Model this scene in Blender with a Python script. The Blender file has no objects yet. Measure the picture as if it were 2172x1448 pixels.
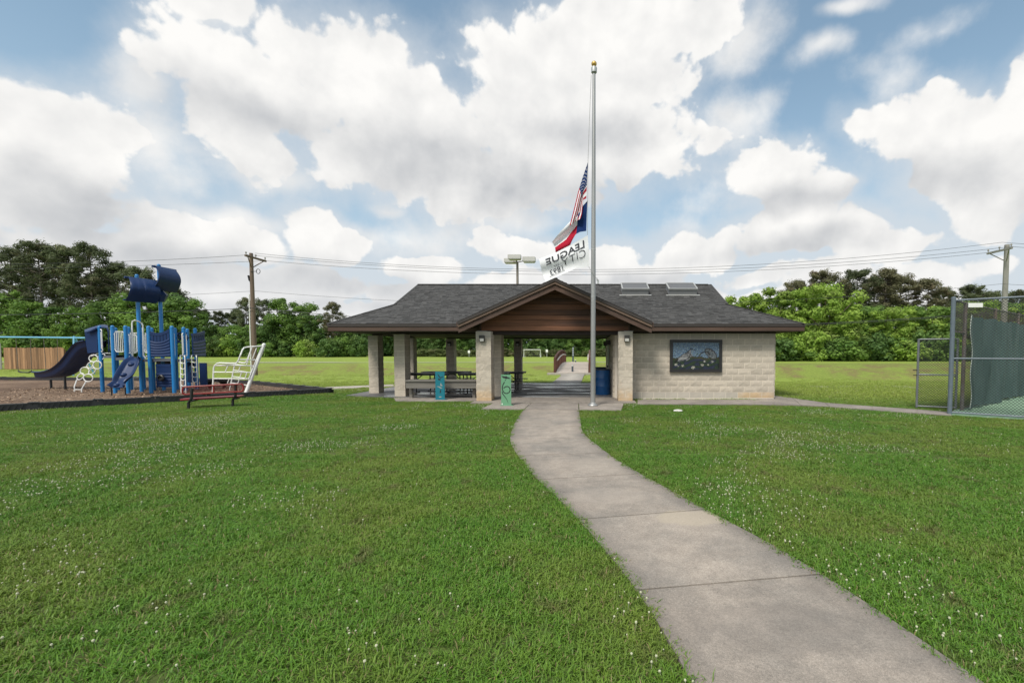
import bpy, math, random
from mathutils import Vector, Matrix, noise as mnoise
random.seed(11)
SC = bpy.context.scene
COL = SC.collection
PI = math.pi
V = Vector

# ------------------------------------------------------------------ camera
F = 970.0            # focal length in photograph pixels
PX = 1250.0          # vanishing point of the building's depth lines
HOR = 745.0          # horizon
EYE = 1.62
ALPHA = 0.045
PYC = HOR + F * math.tan(ALPHA)
cd = bpy.data.cameras.new('camera')
cd.sensor_width = 36.0
cd.sensor_fit = 'HORIZONTAL'
cd.lens = F / 2172 * 36
cd.shift_x = (1086 - PX) / 2172
cd.shift_y = (PYC - 724) / 2172
cd.clip_start = 0.05
cd.clip_end = 3000
cam = bpy.data.objects.new('camera', cd)
cam.location = (0, 0, EYE)
cam.rotation_euler = (PI / 2 - ALPHA, 0, 0)
COL.objects.link(cam)
SC.camera = cam

# ------------------------------------------------------------------ sun, exposure
SUN_EL, SUN_AZ = math.radians(52), math.radians(205)   # azimuth clockwise from +Y
sd = bpy.data.lights.new('sun', 'SUN')
sd.energy = 2.7
sd.angle = math.radians(16)
sd.color = (1.0, 0.95, 0.86)
sun = bpy.data.objects.new('sun', sd)
sdir = V((math.sin(SUN_AZ) * math.cos(SUN_EL), math.cos(SUN_AZ) * math.cos(SUN_EL), math.sin(SUN_EL)))
sun.rotation_euler = (-sdir).to_track_quat('-Z', 'Y').to_euler()
sun.location = (-10, -20, 40)
COL.objects.link(sun)
vs = SC.view_settings
vs.view_transform = 'Standard'
vs.look = 'None'
vs.exposure = 0.32
vs.gamma = 1.0
try:
    vs.use_curve_mapping = False
except Exception:
    pass
SC.cycles.max_bounces = 6
SC.cycles.transparent_max_bounces = 12
SC.cycles.sample_clamp_indirect = 6

def ray(x, y):
    a, b = (x - PX) / F, (PYC - y) / F
    return V((a, b * math.sin(ALPHA) + math.cos(ALPHA), b * math.cos(ALPHA) - math.sin(ALPHA)))
def P(x, y, d):
    r = ray(x, y); t = d / r.y
    return V((r.x * t, d, EYE + r.z * t))
def G(x, y, z=0.0):
    r = ray(x, y); t = (z - EYE) / r.z
    return V((r.x * t, r.y * t, z))
def azel(x, y):
    r = ray(x, y).normalized()
    return math.atan2(r.x, r.y), math.asin(r.z)

# ------------------------------------------------------------------ world: clear sky with cumulus
W = bpy.data.worlds.new('World')
SC.world = W
W.use_nodes = True
nt = W.node_tree
nt.nodes.clear()
def N(t, **k):
    n = nt.nodes.new(t)
    for a, b in k.items():
        setattr(n, a, b)
    return n
def L(a, b):
    nt.links.new(a, b)
def setin(n, i, v):
    if hasattr(v, 'is_linked') or isinstance(v, bpy.types.NodeSocket):
        L(v, n.inputs[i])
    else:
        n.inputs[i].default_value = v
def mth(op, a, b=0.0, c=0.0, clamp=False):
    n = N('ShaderNodeMath', operation=op, use_clamp=clamp)
    setin(n, 0, a); setin(n, 1, b); setin(n, 2, c)
    return n.outputs[0]
def vmt(op, a, b=(0, 0, 0), c=(0, 0, 0)):
    n = N('ShaderNodeVectorMath', operation=op)
    setin(n, 0, a); setin(n, 1, b)
    if op == 'MULTIPLY_ADD': setin(n, 2, c)
    return n.outputs['Value'] if op in ('LENGTH', 'DOT_PRODUCT') else n.outputs[0]
def mapr(v, a, b, c=0.0, d=1.0, smooth=True):
    n = N('ShaderNodeMapRange', interpolation_type='SMOOTHSTEP' if smooth else 'LINEAR')
    setin(n, 0, v); setin(n, 1, a); setin(n, 2, b); setin(n, 3, c); setin(n, 4, d)
    return n.outputs[0]
def nse(vec, scale, detail=6, rough=0.55, lac=2.0):
    n = N('ShaderNodeTexNoise')
    L(vec, n.inputs['Vector'])
    n.inputs['Scale'].default_value = scale
    n.inputs['Detail'].default_value = detail
    n.inputs['Roughness'].default_value = rough
    n.inputs['Lacunarity'].default_value = lac
    return n
def mixc(f, a, b):
    n = N('ShaderNodeMix', data_type='RGBA')
    setin(n, 0, f); setin(n, 6, a); setin(n, 7, b)
    return n.outputs[2]

tc = N('ShaderNodeTexCoord').outputs['Generated']
sep = N('ShaderNodeSeparateXYZ'); L(tc, sep.inputs[0])
az = mth('ARCTAN2', sep.outputs[0], sep.outputs[1])
el = mth('ARCSINE', sep.outputs[2])
cmb = N('ShaderNodeCombineXYZ'); L(az, cmb.inputs[0]); L(el, cmb.inputs[1])
warp = nse(tc, 5.0, 3, 0.5)
wv = vmt('SUBTRACT', warp.outputs['Color'], (0.5, 0.5, 0.5))
p0 = vmt('MULTIPLY_ADD', wv, (0.11, 0.09, 0.0), cmb.outputs[0])
n3 = vmt('MULTIPLY_ADD', wv, (0.025, 0.025, 0.025), tc)

# the cumulus masses of that day, by compass direction and height (centre x, y, half width, half height)
CLOUDS = [
    (540, 190, 165, 150), (640, 120, 130, 105), (790, 165, 190, 160), (930, 260, 260, 160), (1080, 130, 120, 95),
    (1230, 160, 250, 165), (1330, 300, 210, 140), (1120, 360, 250, 120), (780, 330, 250, 110), (1400, 60, 190, 90),
    (1290, 20, 120, 60), (470, 30, 110, 70), (1020, 420, 150, 70),
    (60, 290, 190, 130), (190, 330, 150, 130), (90, 420, 260, 110), (20, 230, 90, 70),
    (1960, 270, 200, 100), (2080, 330, 220, 140), (1860, 255, 110, 60), (1390, 160, 110, 100), (560, 320, 120, 80), (1120, 250, 220, 130),
    (1640, 375, 130, 80), (1700, 410, 110, 60), (1640, 490, 190, 55), (1480, 530, 110, 55), (1780, 500, 120, 40),
    (420, 500, 170, 60), (250, 530, 200, 60), (650, 490, 60, 55), (700, 520, 90, 45),
    (1040, 525, 50, 40), (1110, 545, 110, 40), (900, 560, 130, 35), (1300, 545, 100, 40), (1900, 520, 170, 45), (2110, 460, 120, 80),
    (230, 590, 260, 50), (480, 585, 170, 40), (640, 600, 240, 50), (860, 620, 160, 35), (1090, 600, 150, 35), (1310, 590, 190, 45), (1480, 620, 150, 40), (1600, 590, 120, 35), (1760, 590, 150, 40), (1980, 580, 190, 40),
    (120, 640, 260, 40), (420, 640, 220, 40), (760, 660, 260, 40), (1550, 640, 220, 36), (1850, 640, 240, 36),
    (2200, 200, 90, 110), (-120, 350, 200, 150), (2350, 380, 220, 150),
]
WISPS = [(1742, 120, 80, 40), (1905, 160, 110, 75), (590, 375, 120, 55), (470, 40, 130, 90), (350, 330, 90, 120), (1570, 250, 90, 70), (1080, 470, 160, 60), (1580, 90, 90, 70), (800, 440, 60, 30), (480, 460, 120, 30), (1790, 20, 90, 30), (1980, 60, 140, 60), (860, 500, 200, 50), (1480, 440, 90, 60), (320, 200, 80, 60)]
GREY = [(860, 350, 300, 110), (120, 440, 260, 95), (1150, 420, 260, 80), (1960, 390, 260, 70), (560, 250, 170, 60),
        (420, 560, 260, 55), (1660, 435, 170, 40), (1250, 300, 190, 60), (1650, 525, 220, 30), (180, 400, 170, 60),
        (-150, 450, 220, 90), (2350, 440, 220, 90), (700, 590, 260, 40), (1400, 590, 260, 26), (300, 640, 300, 30), (900, 650, 300, 26)]
def blobs(lst, p, sharp):
    out = None
    for (x, y, rx, ry) in lst:
        a, e = azel(x, y)
        a2, e2 = azel(x + rx * 1.14, y); a3, e3 = azel(x, y - ry * 1.12)
        ia, ie = 1 / max(abs(a2 - a), .01), 1 / max(abs(e3 - e), .01)
        q = vmt('MULTIPLY_ADD', p, (ia, ie, 0), (-a * ia, -e * ie, 0))
        s = mth('MULTIPLY_ADD', vmt('LENGTH', q), -1.0, 1.0)
        out = s if out is None else mth('SMOOTH_MAX', out, s, sharp)
    return out
cb = blobs(CLOUDS, p0, 0.22)
gb = blobs(GREY, p0, 0.3)
wb = blobs(WISPS, p0, 0.2)
fb = nse(n3, 5.5, 11, 0.585)
rl1 = nse(n3, 7.5, 5, 0.5)
rl2 = nse(vmt('ADD', n3, (-0.012, 0.0, 0.03)), 7.5, 5, 0.5)
big = nse(vmt('MULTIPLY', tc, (1, 1, 1.7)), 2.1, 4, 0.5)
vor = N('ShaderNodeTexVoronoi', feature='SMOOTH_F1')
L(vmt('MULTIPLY_ADD', wv, (0.07, 0.07, 0.07), tc), vor.inputs['Vector'])
vor.inputs['Scale'].default_value = 15.0
vor.inputs['Detail'].default_value = 3.0
vor.inputs['Roughness'].default_value = 0.55
puff = mth('SUBTRACT', 0.5, vor.outputs['Distance'])
# the same kind of broken cumulus all round, outside the part of the sky in the photograph
away = mapr(mth('ABSOLUTE', mth('ADD', az, 0.1)), 1.0, 1.25)
high = mapr(el, 0.75, 1.0)
gen = mth('MULTIPLY_ADD', big.outputs['Fac'], 4.0, -1.9)
gen = mth('MULTIPLY_ADD', mth('MAXIMUM', away, high), 3.0, mth('ADD', gen, -3.0))
cov = mth('MAXIMUM', cb, gen)
nf = mth('SUBTRACT', fb.outputs['Fac'], 0.5)
dens = mth('MULTIPLY_ADD', nf, 1.70, mth('MULTIPLY_ADD', puff, 0.60, mth('ADD', cov, 0.045)))
alpha = mth('MAXIMUM', mapr(dens, 0.02, 0.19), mapr(mth('MULTIPLY_ADD', nf, 2.6, wb), 0.0, 1.1, 0.0, 0.85))
# thin veil round the masses, thickening toward the horizon
veil = mapr(mth('MULTIPLY_ADD', nf, 1.9, mth('MULTIPLY_ADD', mapr(el, 0.05, 0.42, 0.70, 0.0), 1.0, cov)), -0.35, 0.6, 0.0, 0.75)
relief = mth('SUBTRACT', rl1.outputs['Fac'], rl2.outputs['Fac'])
lit = mth('MULTIPLY_ADD', relief, 1.1, mth('MULTIPLY_ADD', puff, 0.12, 0.95))
grey = mth('MULTIPLY_ADD', mapr(mth('MULTIPLY_ADD', nf, 1.3, gb), -0.25, 0.9), -0.50, lit)
core = mth('MULTIPLY_ADD', mapr(dens, 0.6, 1.5), -0.06, grey)
shade = mth('MAXIMUM', mth('MINIMUM', core, 1.0), 0.0)
ccol = mixc(shade, (0.335, 0.355, 0.385, 1), (0.795, 0.785, 0.765, 1))
sky = N('ShaderNodeTexSky', sky_type='NISHITA')
sky.sun_disc = False
sky.sun_elevation = SUN_EL
sky.sun_rotation = SUN_AZ
sky.air_density = 1.0
sky.dust_density = 1.6
sky.ozone_density = 1.5
skyc = vmt('MULTIPLY', sky.outputs[0], (0.119, 0.139, 0.124))
hz = mapr(el, 0.0, 0.55, 1.0, 0.0)
skyh = mixc(mth('MULTIPLY_ADD', hz, 0.60, 0.22), skyc, (0.42, 0.525, 0.63, 1))
veiled = mixc(veil, skyh, (0.55, 0.585, 0.62, 1))
full = mixc(alpha, veiled, ccol)
hz2 = mapr(el, -0.02, 0.20, 0.50, 0.0)
fin = mixc(hz2, full, (0.59, 0.61, 0.64, 1))
bg = N('ShaderNodeBackground')
L(fin, bg.inputs[0])
bg.inputs[1].default_value = 1.0
wo = N('ShaderNodeOutputWorld')
L(bg.outputs[0], wo.inputs[0])
W.cycles.sampling_method = 'MANUAL'
W.cycles.sample_map_resolution = 512

# ------------------------------------------------------------------ helpers
def wloc(o):
    r = V((0, 0, 0))
    while o is not None:
        r += o.location; o = o.parent
    return r
class MB:
    """collects shapes; build() links them as ONE mesh object"""
    def __init__(s):
        s.v, s.f, s.m, s.t = [], [], [], []
        s.mi, s.ti = 0, 0.5
    def face(s, idx):
        s.f.append(tuple(idx)); s.m.append(s.mi); s.t.append(s.ti)
    def poly(s, pts):
        n = len(s.v); s.v += [V(p) for p in pts]; s.face(range(n, n + len(pts))); return s
    def box(s, c, size, rz=0.0, mat=None):
        hx, hy, hz = size[0] / 2, size[1] / 2, size[2] / 2
        M_ = mat if mat is not None else Matrix.Translation(V(c)) @ Matrix.Rotation(rz, 4, 'Z')
        n = len(s.v)
        for x, y, z in ((-1, -1, -1), (1, -1, -1), (1, 1, -1), (-1, 1, -1), (-1, -1, 1), (1, -1, 1), (1, 1, 1), (-1, 1, 1)):
            s.v.append(M_ @ V((x * hx, y * hy, z * hz)))
        for q in ((0, 3, 2, 1), (4, 5, 6, 7), (0, 1, 5, 4), (1, 2, 6, 5), (2, 3, 7, 6), (3, 0, 4, 7)):
            s.face([n + i for i in q])
        return s
    def span(s, x0, x1, y0, y1, z0, z1):
        return s.box(((x0 + x1) / 2, (y0 + y1) / 2, (z0 + z1) / 2), (abs(x1 - x0), abs(y1 - y0), abs(z1 - z0)))
    def beam(s, a, b, w, h, up=V((0, 0, 1))):
        a, b = V(a), V(b); d = b - a; ln = d.length
        y = d.normalized(); x = y.cross(up)
        if x.length < 1e-4: x = y.cross(V((1, 0, 0)))
        x.normalize(); z = x.cross(y)
        m = Matrix((x, y, z)).transposed().to_4x4(); m.translation = (a + b) / 2
        return s.box((0, 0, 0), (w, ln, h), mat=m)
    def tube(s, pts, r, n=8, closed=False, cap=True):
        pts = [V(p) for p in pts]
        k = len(pts)
        rr = r if isinstance(r, (list, tuple)) else [r] * k
        base = len(s.v)
        prev = None
        for i, p in enumerate(pts):
            if closed: t = pts[(i + 1) % k] - pts[i - 1]
            else: t = pts[min(i + 1, k - 1)] - pts[max(i - 1, 0)]
            t.normalize()
            if prev is None:
                u = t.orthogonal().normalized()
            else:
                u = prev - t * prev.dot(t)
                if u.length < 1e-5: u = t.orthogonal()
                u.normalize()
            prev = u; w = t.cross(u)
            for j in range(n):
                a = 2 * PI * j / n
                s.v.append(p + (u * math.cos(a) + w * math.sin(a)) * rr[i])
        for i in range(k if closed else k - 1):
            a0, b0 = base + i * n, base + ((i + 1) % k) * n
            for j in range(n):
                s.face((a0 + j, a0 + (j + 1) % n, b0 + (j + 1) % n, b0 + j))
        if cap and not closed:
            s.face([base + j for j in reversed(range(n))])
            s.face([base + (k - 1) * n + j for j in range(n)])
        return s
    def lathe(s, c, prof, n=20):
        c = V(c); base = len(s.v)
        for r, z in prof:
            for j in range(n):
                a = 2 * PI * j / n
                s.v.append(c + V((r * math.cos(a), r * math.sin(a), z)))
        for i in range(len(prof) - 1):
            for j in range(n):
                s.face((base + i * n + j, base + i * n + (j + 1) % n, base + (i + 1) * n + (j + 1) % n, base + (i + 1) * n + j))
        s.face([base + j for j in reversed(range(n))])
        s.face([base + (len(prof) - 1) * n + j for j in range(n)])
        return s
    def ball(s, c, r, n=10, sz=1.0):
        pr = [(max(r * math.sin(PI * i / n), 1e-4), -r * sz * math.cos(PI * i / n)) for i in range(n + 1)]
        return s.lathe(c, pr, n + 4)
    def prism(s, poly, z0, z1):
        """poly: plan outline (counter-clockwise), from z0 to z1"""
        n = len(s.v); k = len(poly)
        for z in (z0, z1):
            for p in poly: s.v.append(V((p[0], p[1], z)))
        s.face([n + i for i in reversed(range(k))]); s.face([n + k + i for i in range(k)])
        for i in range(k):
            j = (i + 1) % k
            s.face((n + i, n + j, n + k + j, n + k + i))
        return s
    def plate(s, poly3, nrm, th):
        """a flat outline in space, thickened along nrm"""
        n = len(s.v); k = len(poly3); nrm = V(nrm)
        for p in poly3: s.v.append(V(p))
        for p in poly3: s.v.append(V(p) + nrm * th)
        s.face([n + i for i in reversed(range(k))]); s.face([n + k + i for i in range(k)])
        for i in range(k):
            j = (i + 1) % k
            s.face((n + i, n + j, n + k + j, n + k + i))
        return s
    def sheet(s, grid, th=0.0, nrm=None):
        """grid[i][j] of points -> quads, optionally with a thickness"""
        a, b = len(grid), len(grid[0]); n = len(s.v)
        for row in grid: s.v += [V(p) for p in row]
        for i in range(a - 1):
            for j in range(b - 1):
                s.face((n + i * b + j, n + i * b + j + 1, n + (i + 1) * b + j + 1, n + (i + 1) * b + j))
        if th:
            m = len(s.v)
            for i in range(a):
                for j in range(b):
                    du = V(grid[min(i + 1, a - 1)][j]) - V(grid[max(i - 1, 0)][j])
                    dv = V(grid[i][min(j + 1, b - 1)]) - V(grid[i][max(j - 1, 0)])
                    q = du.cross(dv).normalized() if nrm is None else V(nrm)
                    s.v.append(V(grid[i][j]) + q * th)
            for i in range(a - 1):
                for j in range(b - 1):
                    s.face((m + i * b + j, m + (i + 1) * b + j, m + (i + 1) * b + j + 1, m + i * b + j + 1))
            ring = [(0, j) for j in range(b)] + [(i, b - 1) for i in range(1, a)] + [(a - 1, j) for j in range(b - 2, -1, -1)] + [(i, 0) for i in range(a - 2, 0, -1)]
            for q in range(len(ring)):
                (i, j), (k, l) = ring[q], ring[(q + 1) % len(ring)]
                s.face((n + i * b + j, m + i * b + j, m + k * b + l, n + k * b + l))
        return s
    def data(s, name, mats, off=V((0, 0, 0)), smooth=False, tint=False):
        me = bpy.data.meshes.new(name)
        me.from_pydata([tuple(p - off) for p in s.v], [], s.f)
        if not isinstance(mats, (list, tuple)): mats = [mats]
        for m in mats: me.materials.append(m)
        if len(mats) > 1: me.polygons.foreach_set('material_index', s.m)
        if smooth: me.polygons.foreach_set('use_smooth', [True] * len(s.f))
        if tint:
            at = me.attributes.new('tint', 'FLOAT', 'FACE'); at.data.foreach_set('value', s.t)
        me.update()
        return me
    def build(s, name, mats, parent=None, smooth=False, tint=False, kind=None, loc=None):
        off = wloc(parent) if parent is not None else V((0, 0, 0))
        if loc is not None: off = off + V(loc)
        o = bpy.data.objects.new(name, s.data(name, mats, off, smooth, tint))
        if loc is not None: o.location = loc
        COL.objects.link(o)
        if parent is not None: o.parent = parent
        if kind: o['kind'] = kind
        if smooth:
            try:
                bpy.context.view_layer.objects.active = o
            except Exception: pass
        return o
def put(name, me, parent=None, loc=(0, 0, 0), rz=0.0):
    o = bpy.data.objects.new(name, me); COL.objects.link(o)
    o.location = loc; o.rotation_euler = (0, 0, rz)
    if parent is not None: o.parent = parent
    return o
def thing(name, label, cat, loc=(0, 0, 0), rz=0.0, group=None):
    o = bpy.data.objects.new(name, None); COL.objects.link(o)
    o.empty_display_size = 0.2
    o.location = loc; o.rotation_euler = (0, 0, rz)
    return tag(o, label, cat, group)
def tag(o, label, cat, group=None):
    o['label'] = label; o['category'] = cat
    if group: o['group'] = group
    return o
def copy_tree(o, parent=None):
    c = o.copy(); COL.objects.link(c)
    if parent is not None: c.parent = parent
    for ch in list(o.children): copy_tree(ch, c)
    return c
def auto_smooth(o, ang=40):
    me = o.data
    me.polygons.foreach_set('use_smooth', [True] * len(me.polygons))
    try: me.set_sharp_from_angle(angle=math.radians(ang))
    except Exception: pass
    return o

# ------------------------------------------------------------------ materials
def newmat(name):
    m = bpy.data.materials.new(name); m.use_nodes = True
    t = m.node_tree; t.nodes.clear()
    return m, t
class NT:
    def __init__(s, t): s.t = t
    def n(s, ty, **k):
        q = s.t.nodes.new(ty)
        for a, b in k.items(): setattr(q, a, b)
        return q
    def l(s, a, b): s.t.links.new(a, b)
    def st(s, q, i, v):
        if isinstance(v, bpy.types.NodeSocket): s.l(v, q.inputs[i])
        else: q.inputs[i].default_value = v
    def math(s, op, a, b=0.0, c=0.0):
        q = s.n('ShaderNodeMath', operation=op); s.st(q, 0, a); s.st(q, 1, b); s.st(q, 2, c); return q.outputs[0]
    def noise(s, vec, sc, det=5, ro=.55, stretch=None):
        if stretch is not None:
            q = s.n('ShaderNodeVectorMath', operation='MULTIPLY'); s.l(vec, q.inputs[0]); q.inputs[1].default_value = stretch; vec = q.outputs[0]
        q = s.n('ShaderNodeTexNoise'); s.l(vec, q.inputs['Vector'])
        q.inputs['Scale'].default_value = sc; q.inputs['Detail'].default_value = det; q.inputs['Roughness'].default_value = ro
        return q.outputs['Fac']
    def mapr(s, v, a, b, c, d, smooth=True):
        q = s.n('ShaderNodeMapRange', interpolation_type='SMOOTHSTEP' if smooth else 'LINEAR')
        for i, x in enumerate((v, a, b, c, d)): s.st(q, i, x)
        return q.outputs[0]
    def mix(s, f, a, b, bt='MIX'):
        q = s.n('ShaderNodeMix', data_type='RGBA', blend_type=bt); s.st(q, 0, f); s.st(q, 6, a); s.st(q, 7, b); return q.outputs[2]
    def scale(s, c, f):
        q = s.n('ShaderNodeVectorMath', operation='SCALE'); s.st(q, 0, tuple(c)[:3] if isinstance(c, tuple) else c); s.st(q, 'Scale', f); return q.outputs[0]
    def bump(s, h, st=.3, dist=.02):
        q = s.n('ShaderNodeBump'); s.l(h, q.inputs['Height']); q.inputs['Strength'].default_value = st; q.inputs['Distance'].default_value = dist; return q.outputs[0]
    def out(s, col, rough=.7, nrm=None, metal=0.0, spec=.5, coat=0.0):
        b = s.n('ShaderNodeBsdfPrincipled'); s.st(b, 'Base Color', col); s.st(b, 'Roughness', rough); s.st(b, 'Metallic', metal)
        s.st(b, 'Specular IOR Level', spec)
        if coat: b.inputs['Coat Weight'].default_value = coat; b.inputs['Coat Roughness'].default_value = .15
        if nrm is not None: s.l(nrm, b.inputs['Normal'])
        o = s.n('ShaderNodeOutputMaterial'); s.l(b.outputs[0], o.inputs[0]); return b
def rgb(c): return (c[0], c[1], c[2], 1.0)
def M(name, col, rough=.7, var=.15, scale=3.0, bump=0.0, bscale=40.0, metal=0.0, rnd=0.0, tint=0.0, spec=.5, col2=None, stretch=None, world=False, coat=0.0):
    m, t = newmat(name); T = NT(t)
    vec = T.n('ShaderNodeNewGeometry').outputs['Position'] if world else T.n('ShaderNodeTexCoord').outputs['Object']
    nz = T.noise(vec, scale, 6, .6, stretch)
    f = T.mapr(nz, .25, .75, 1 - var, 1 + var, False)
    if rnd:
        oi = T.n('ShaderNodeObjectInfo').outputs['Random']
        f = T.math('MULTIPLY', f, T.mapr(oi, 0, 1, 1 - rnd, 1 + rnd, False))
    if tint:
        a = T.n('ShaderNodeAttribute', attribute_name='tint')
        f = T.math('MULTIPLY', f, T.mapr(a.outputs['Fac'], 0, 1, 1 - tint, 1 + tint, False))
    c = rgb(col)
    if col2 is not None:
        n2 = T.noise(vec, scale * .37, 4, .6, stretch)
        c = T.mix(T.mapr(n2, .38, .66, 0, 1), c, rgb(col2))
    c = T.scale(c, f)
    nb = T.bump(T.noise(vec, bscale, 4, .6, stretch), bump, .02) if bump else None
    T.out(c, rough, nb, metal, spec, coat)
    return m
# named materials
M_BLOCK = M('split_face_block', (.52, .455, .375), .92, .13, 9, .45, 55, rnd=.10, col2=(.44, .385, .32))
def m_stain():
    m, t = newmat('rust_stained_block'); T = NT(t)
    p = T.n('ShaderNodeNewGeometry').outputs['Position']
    sx = T.n('ShaderNodeSeparateXYZ'); T.l(p, sx.inputs[0])
    n1 = T.noise(p, 2.2, 5, .65); n2 = T.noise(p, 9, 5, .6); n3 = T.noise(p, 55, 4, .6)
    k = T.mapr(T.math('ADD', sx.outputs[2], T.math('MULTIPLY', n1, 1.1)), .62, 1.15, .9, 0)
    c = T.mix(k, (.50, .44, .365, 1), (.52, .37, .22, 1))
    c = T.scale(c, T.mapr(n2, .25, .75, .87, 1.13, False))
    oi = T.n('ShaderNodeObjectInfo').outputs['Random']; c = T.scale(c, T.mapr(oi, 0, 1, .94, 1.06, False))
    T.out(c, .92, T.bump(n3, .45, .02), 0, .4); return m
M_STAIN = m_stain()
M_SMOOTH = M('smooth_block', (.45, .405, .35), .9, .07, 6, .15, 60, rnd=.06)
M_MORTAR = M('mortar', (.68, .61, .52), .95, .1, 12, .2, 80)
M_WOOD = M('stained_timber', (.165, .070, .036), .72, .55, 5, .35, 20, rnd=.28, stretch=(.12, 1, 2.2), col2=(.075, .036, .024))
M_FASCIA = M('fascia_timber', (.078, .045, .031), .7, .4, 6, .25, 20, rnd=.14, stretch=(.12, 1, 1.5), col2=(.07, .036, .025))
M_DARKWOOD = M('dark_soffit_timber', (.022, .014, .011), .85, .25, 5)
M_DRIP = M('drip_edge', (.035, .027, .024), .6, .1, 6)
M_SHINGLE = M('asphalt_shingle', (.060, .058, .057), .92, .08, 22, .35, 120, tint=.42)
M_ROOF = M('roof_underlay', (.035, .035, .036), .95, .1, 5)
M_GREYWOOD = M('weathered_timber', (.165, .15, .13), .85, .4, 9, .4, 25, stretch=(.1, 1, 1.6), col2=(.16, .15, .135))
M_BLACK = M('black_coated_metal', (.016, .016, .018), .42, .1, 8)
M_BLACKPL = M('black_recycled_plastic', (.026, .027, .030), .42, .15, 8, .15, 60)
M_BRONZE = M('bronze_metal', (.035, .032, .03), .5, .1, 8)
M_LENS = M('frosted_lens', (.48, .47, .44), .35, .04, 5)
M_SKYFRAME = M('aluminium_frame', (.36, .36, .35), .4, .06, 5)
M_SKYCURB = M('skylight_curb', (.23, .23, .235), .6, .06, 5)
M_SKYGLASS = M('smoked_dome', (.12, .12, .125), .55, .05, 2)
M_BLUEPOST = M('bright_blue_paint', (.012, .185, .47), .38, .08, 2, coat=.15)
M_NAVY = M('navy_plastic', (.009, .029, .098), .42, .12, 2.5, spec=.32)
M_WHITEPIPE = M('white_powder_coat', (.76, .76, .74), .4, .05, 4)
M_DECK = M('deck_grey', (.09, .10, .12), .6, .1, 6)
M_RED = M('red_coated_mesh', (.22, .014, .013), .42, .12, 8)
M_SWINGBLUE = M('pale_blue_paint', (.16, .42, .62), .4, .06, 4)
M_CEDAR = M('cedar_board', (.28, .155, .085), .8, .3, 8, .3, 20, rnd=.48, stretch=(1, 1, .1), col2=(.27, .15, .08))
M_GREYBOARD = M('grey_board', (.27, .26, .25), .85, .2, 8, .3, 20, rnd=.15, stretch=(1, 1, .1))
M_POLEWOOD = M('pole_wood', (.16, .115, .085), .9, .25, 6, .3, 20, stretch=(1, 1, .08))
M_POLEGREY = M('pole_wood_grey', (.26, .25, .225), .9, .25, 6, .3, 20, stretch=(1, 1, .08))
M_GALV = M('galvanised_steel', (.40, .41, .41), .48, .16, 7, .1, 40, metal=.35)
M_FENCEPOST = M('fence_paint', (.118, .148, .178), .5, .12, 6, .1, 40)
M_GATE = M('gate_pipe', (.15, .16, .17), .5, .2, 9, metal=.2)
M_RUSTPIPE = M('rusty_pipe', (.13, .12, .115), .8, .35, 12, .2, 40, col2=(.12, .085, .065))
M_LINK = M('chain_link_wire', (.03, .034, .036), .5, .1, 9)
M_LINKRUST = M('rusty_wire', (.12, .095, .08), .7, .3, 9)
M_WIRE = M('cable_sheath', (.045, .047, .05), .6, .05, 2)
M_STEEL = M('pole_steel', (.34, .34, .335), .42, .14, 5, .05, 30, metal=.55, stretch=(1, 1, .2))
M_GOLD = M('gold_ball', (.62, .40, .12), .35, .05, 5, metal=.7)
M_LAMP = M('lamp_head', (.50, .49, .46), .5, .06, 5)
M_LAMPPOLE = M('lamp_pole', (.22, .19, .165), .6, .1, 5)
M_CANBLUE = M('blue_barrel', (.008, .085, .26), .38, .1, 4, coat=.1)
M_TEAL = M('teal_panel', (.006, .155, .21), .45, .08, 6)
M_MINT = M('mint_panel', (.135, .31, .18), .45, .08, 6)
M_CUT = M('cut_out_dark', (.012, .014, .016), .7, .05, 6)
M_CUTPALE = M('cut_out_pale', (.30, .30, .28), .7, .05, 6)
M_RUSTBRIDGE = M('weathering_steel', (.095, .034, .022), .75, .3, 6, .1, 40)
M_PALEWOOD = M('pale_rail', (.55, .50, .44), .7, .1, 6)
M_BOARD = M('deck_board', (.42, .36, .31), .85, .2, 6, .2, 30, rnd=.14)
M_GREENSIGN = M('sign_post', (.055, .07, .09), .6, .1, 5)
M_WHITE = M('white_paint', (.78, .78, .76), .5, .04, 5)
M_FLAGWHITE = M('white_cloth', (.74, .75, .77), .8, .04, 12)
M_FLAGRED = M('red_cloth', (.42, .022, .045), .8, .06, 12)
M_FLAGBLUE = M('blue_cloth', (.018, .04, .135), .8, .06, 12)
M_INK = M('print_ink', (.03, .032, .04), .8, .05, 12)
M_FRAME = M('mural_frame', (.018, .017, .018), .5, .1, 6)
M_ROPE = M('halyard', (.30, .30, .29), .8, .1, 20)
M_DOOR = M('pale_green_door', (.38, .45, .36), .55, .06, 4)
M_NET = M('goal_net', (.5, .5, .5), .8, .05, 5)
M_BARK = M('bark', (.115, .085, .065), .92, .35, 6, .5, 14, stretch=(1, 1, .25))
M_BARKGREY = M('grey_bark', (.17, .145, .12), .92, .3, 5, .5, 14, stretch=(1, 1, .25))
M_CLOVER = M('clover_head', (.46, .46, .32), .85, .15, 60)
M_STONE = M('pale_stone', (.58, .57, .53), .85, .1, 12)

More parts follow.
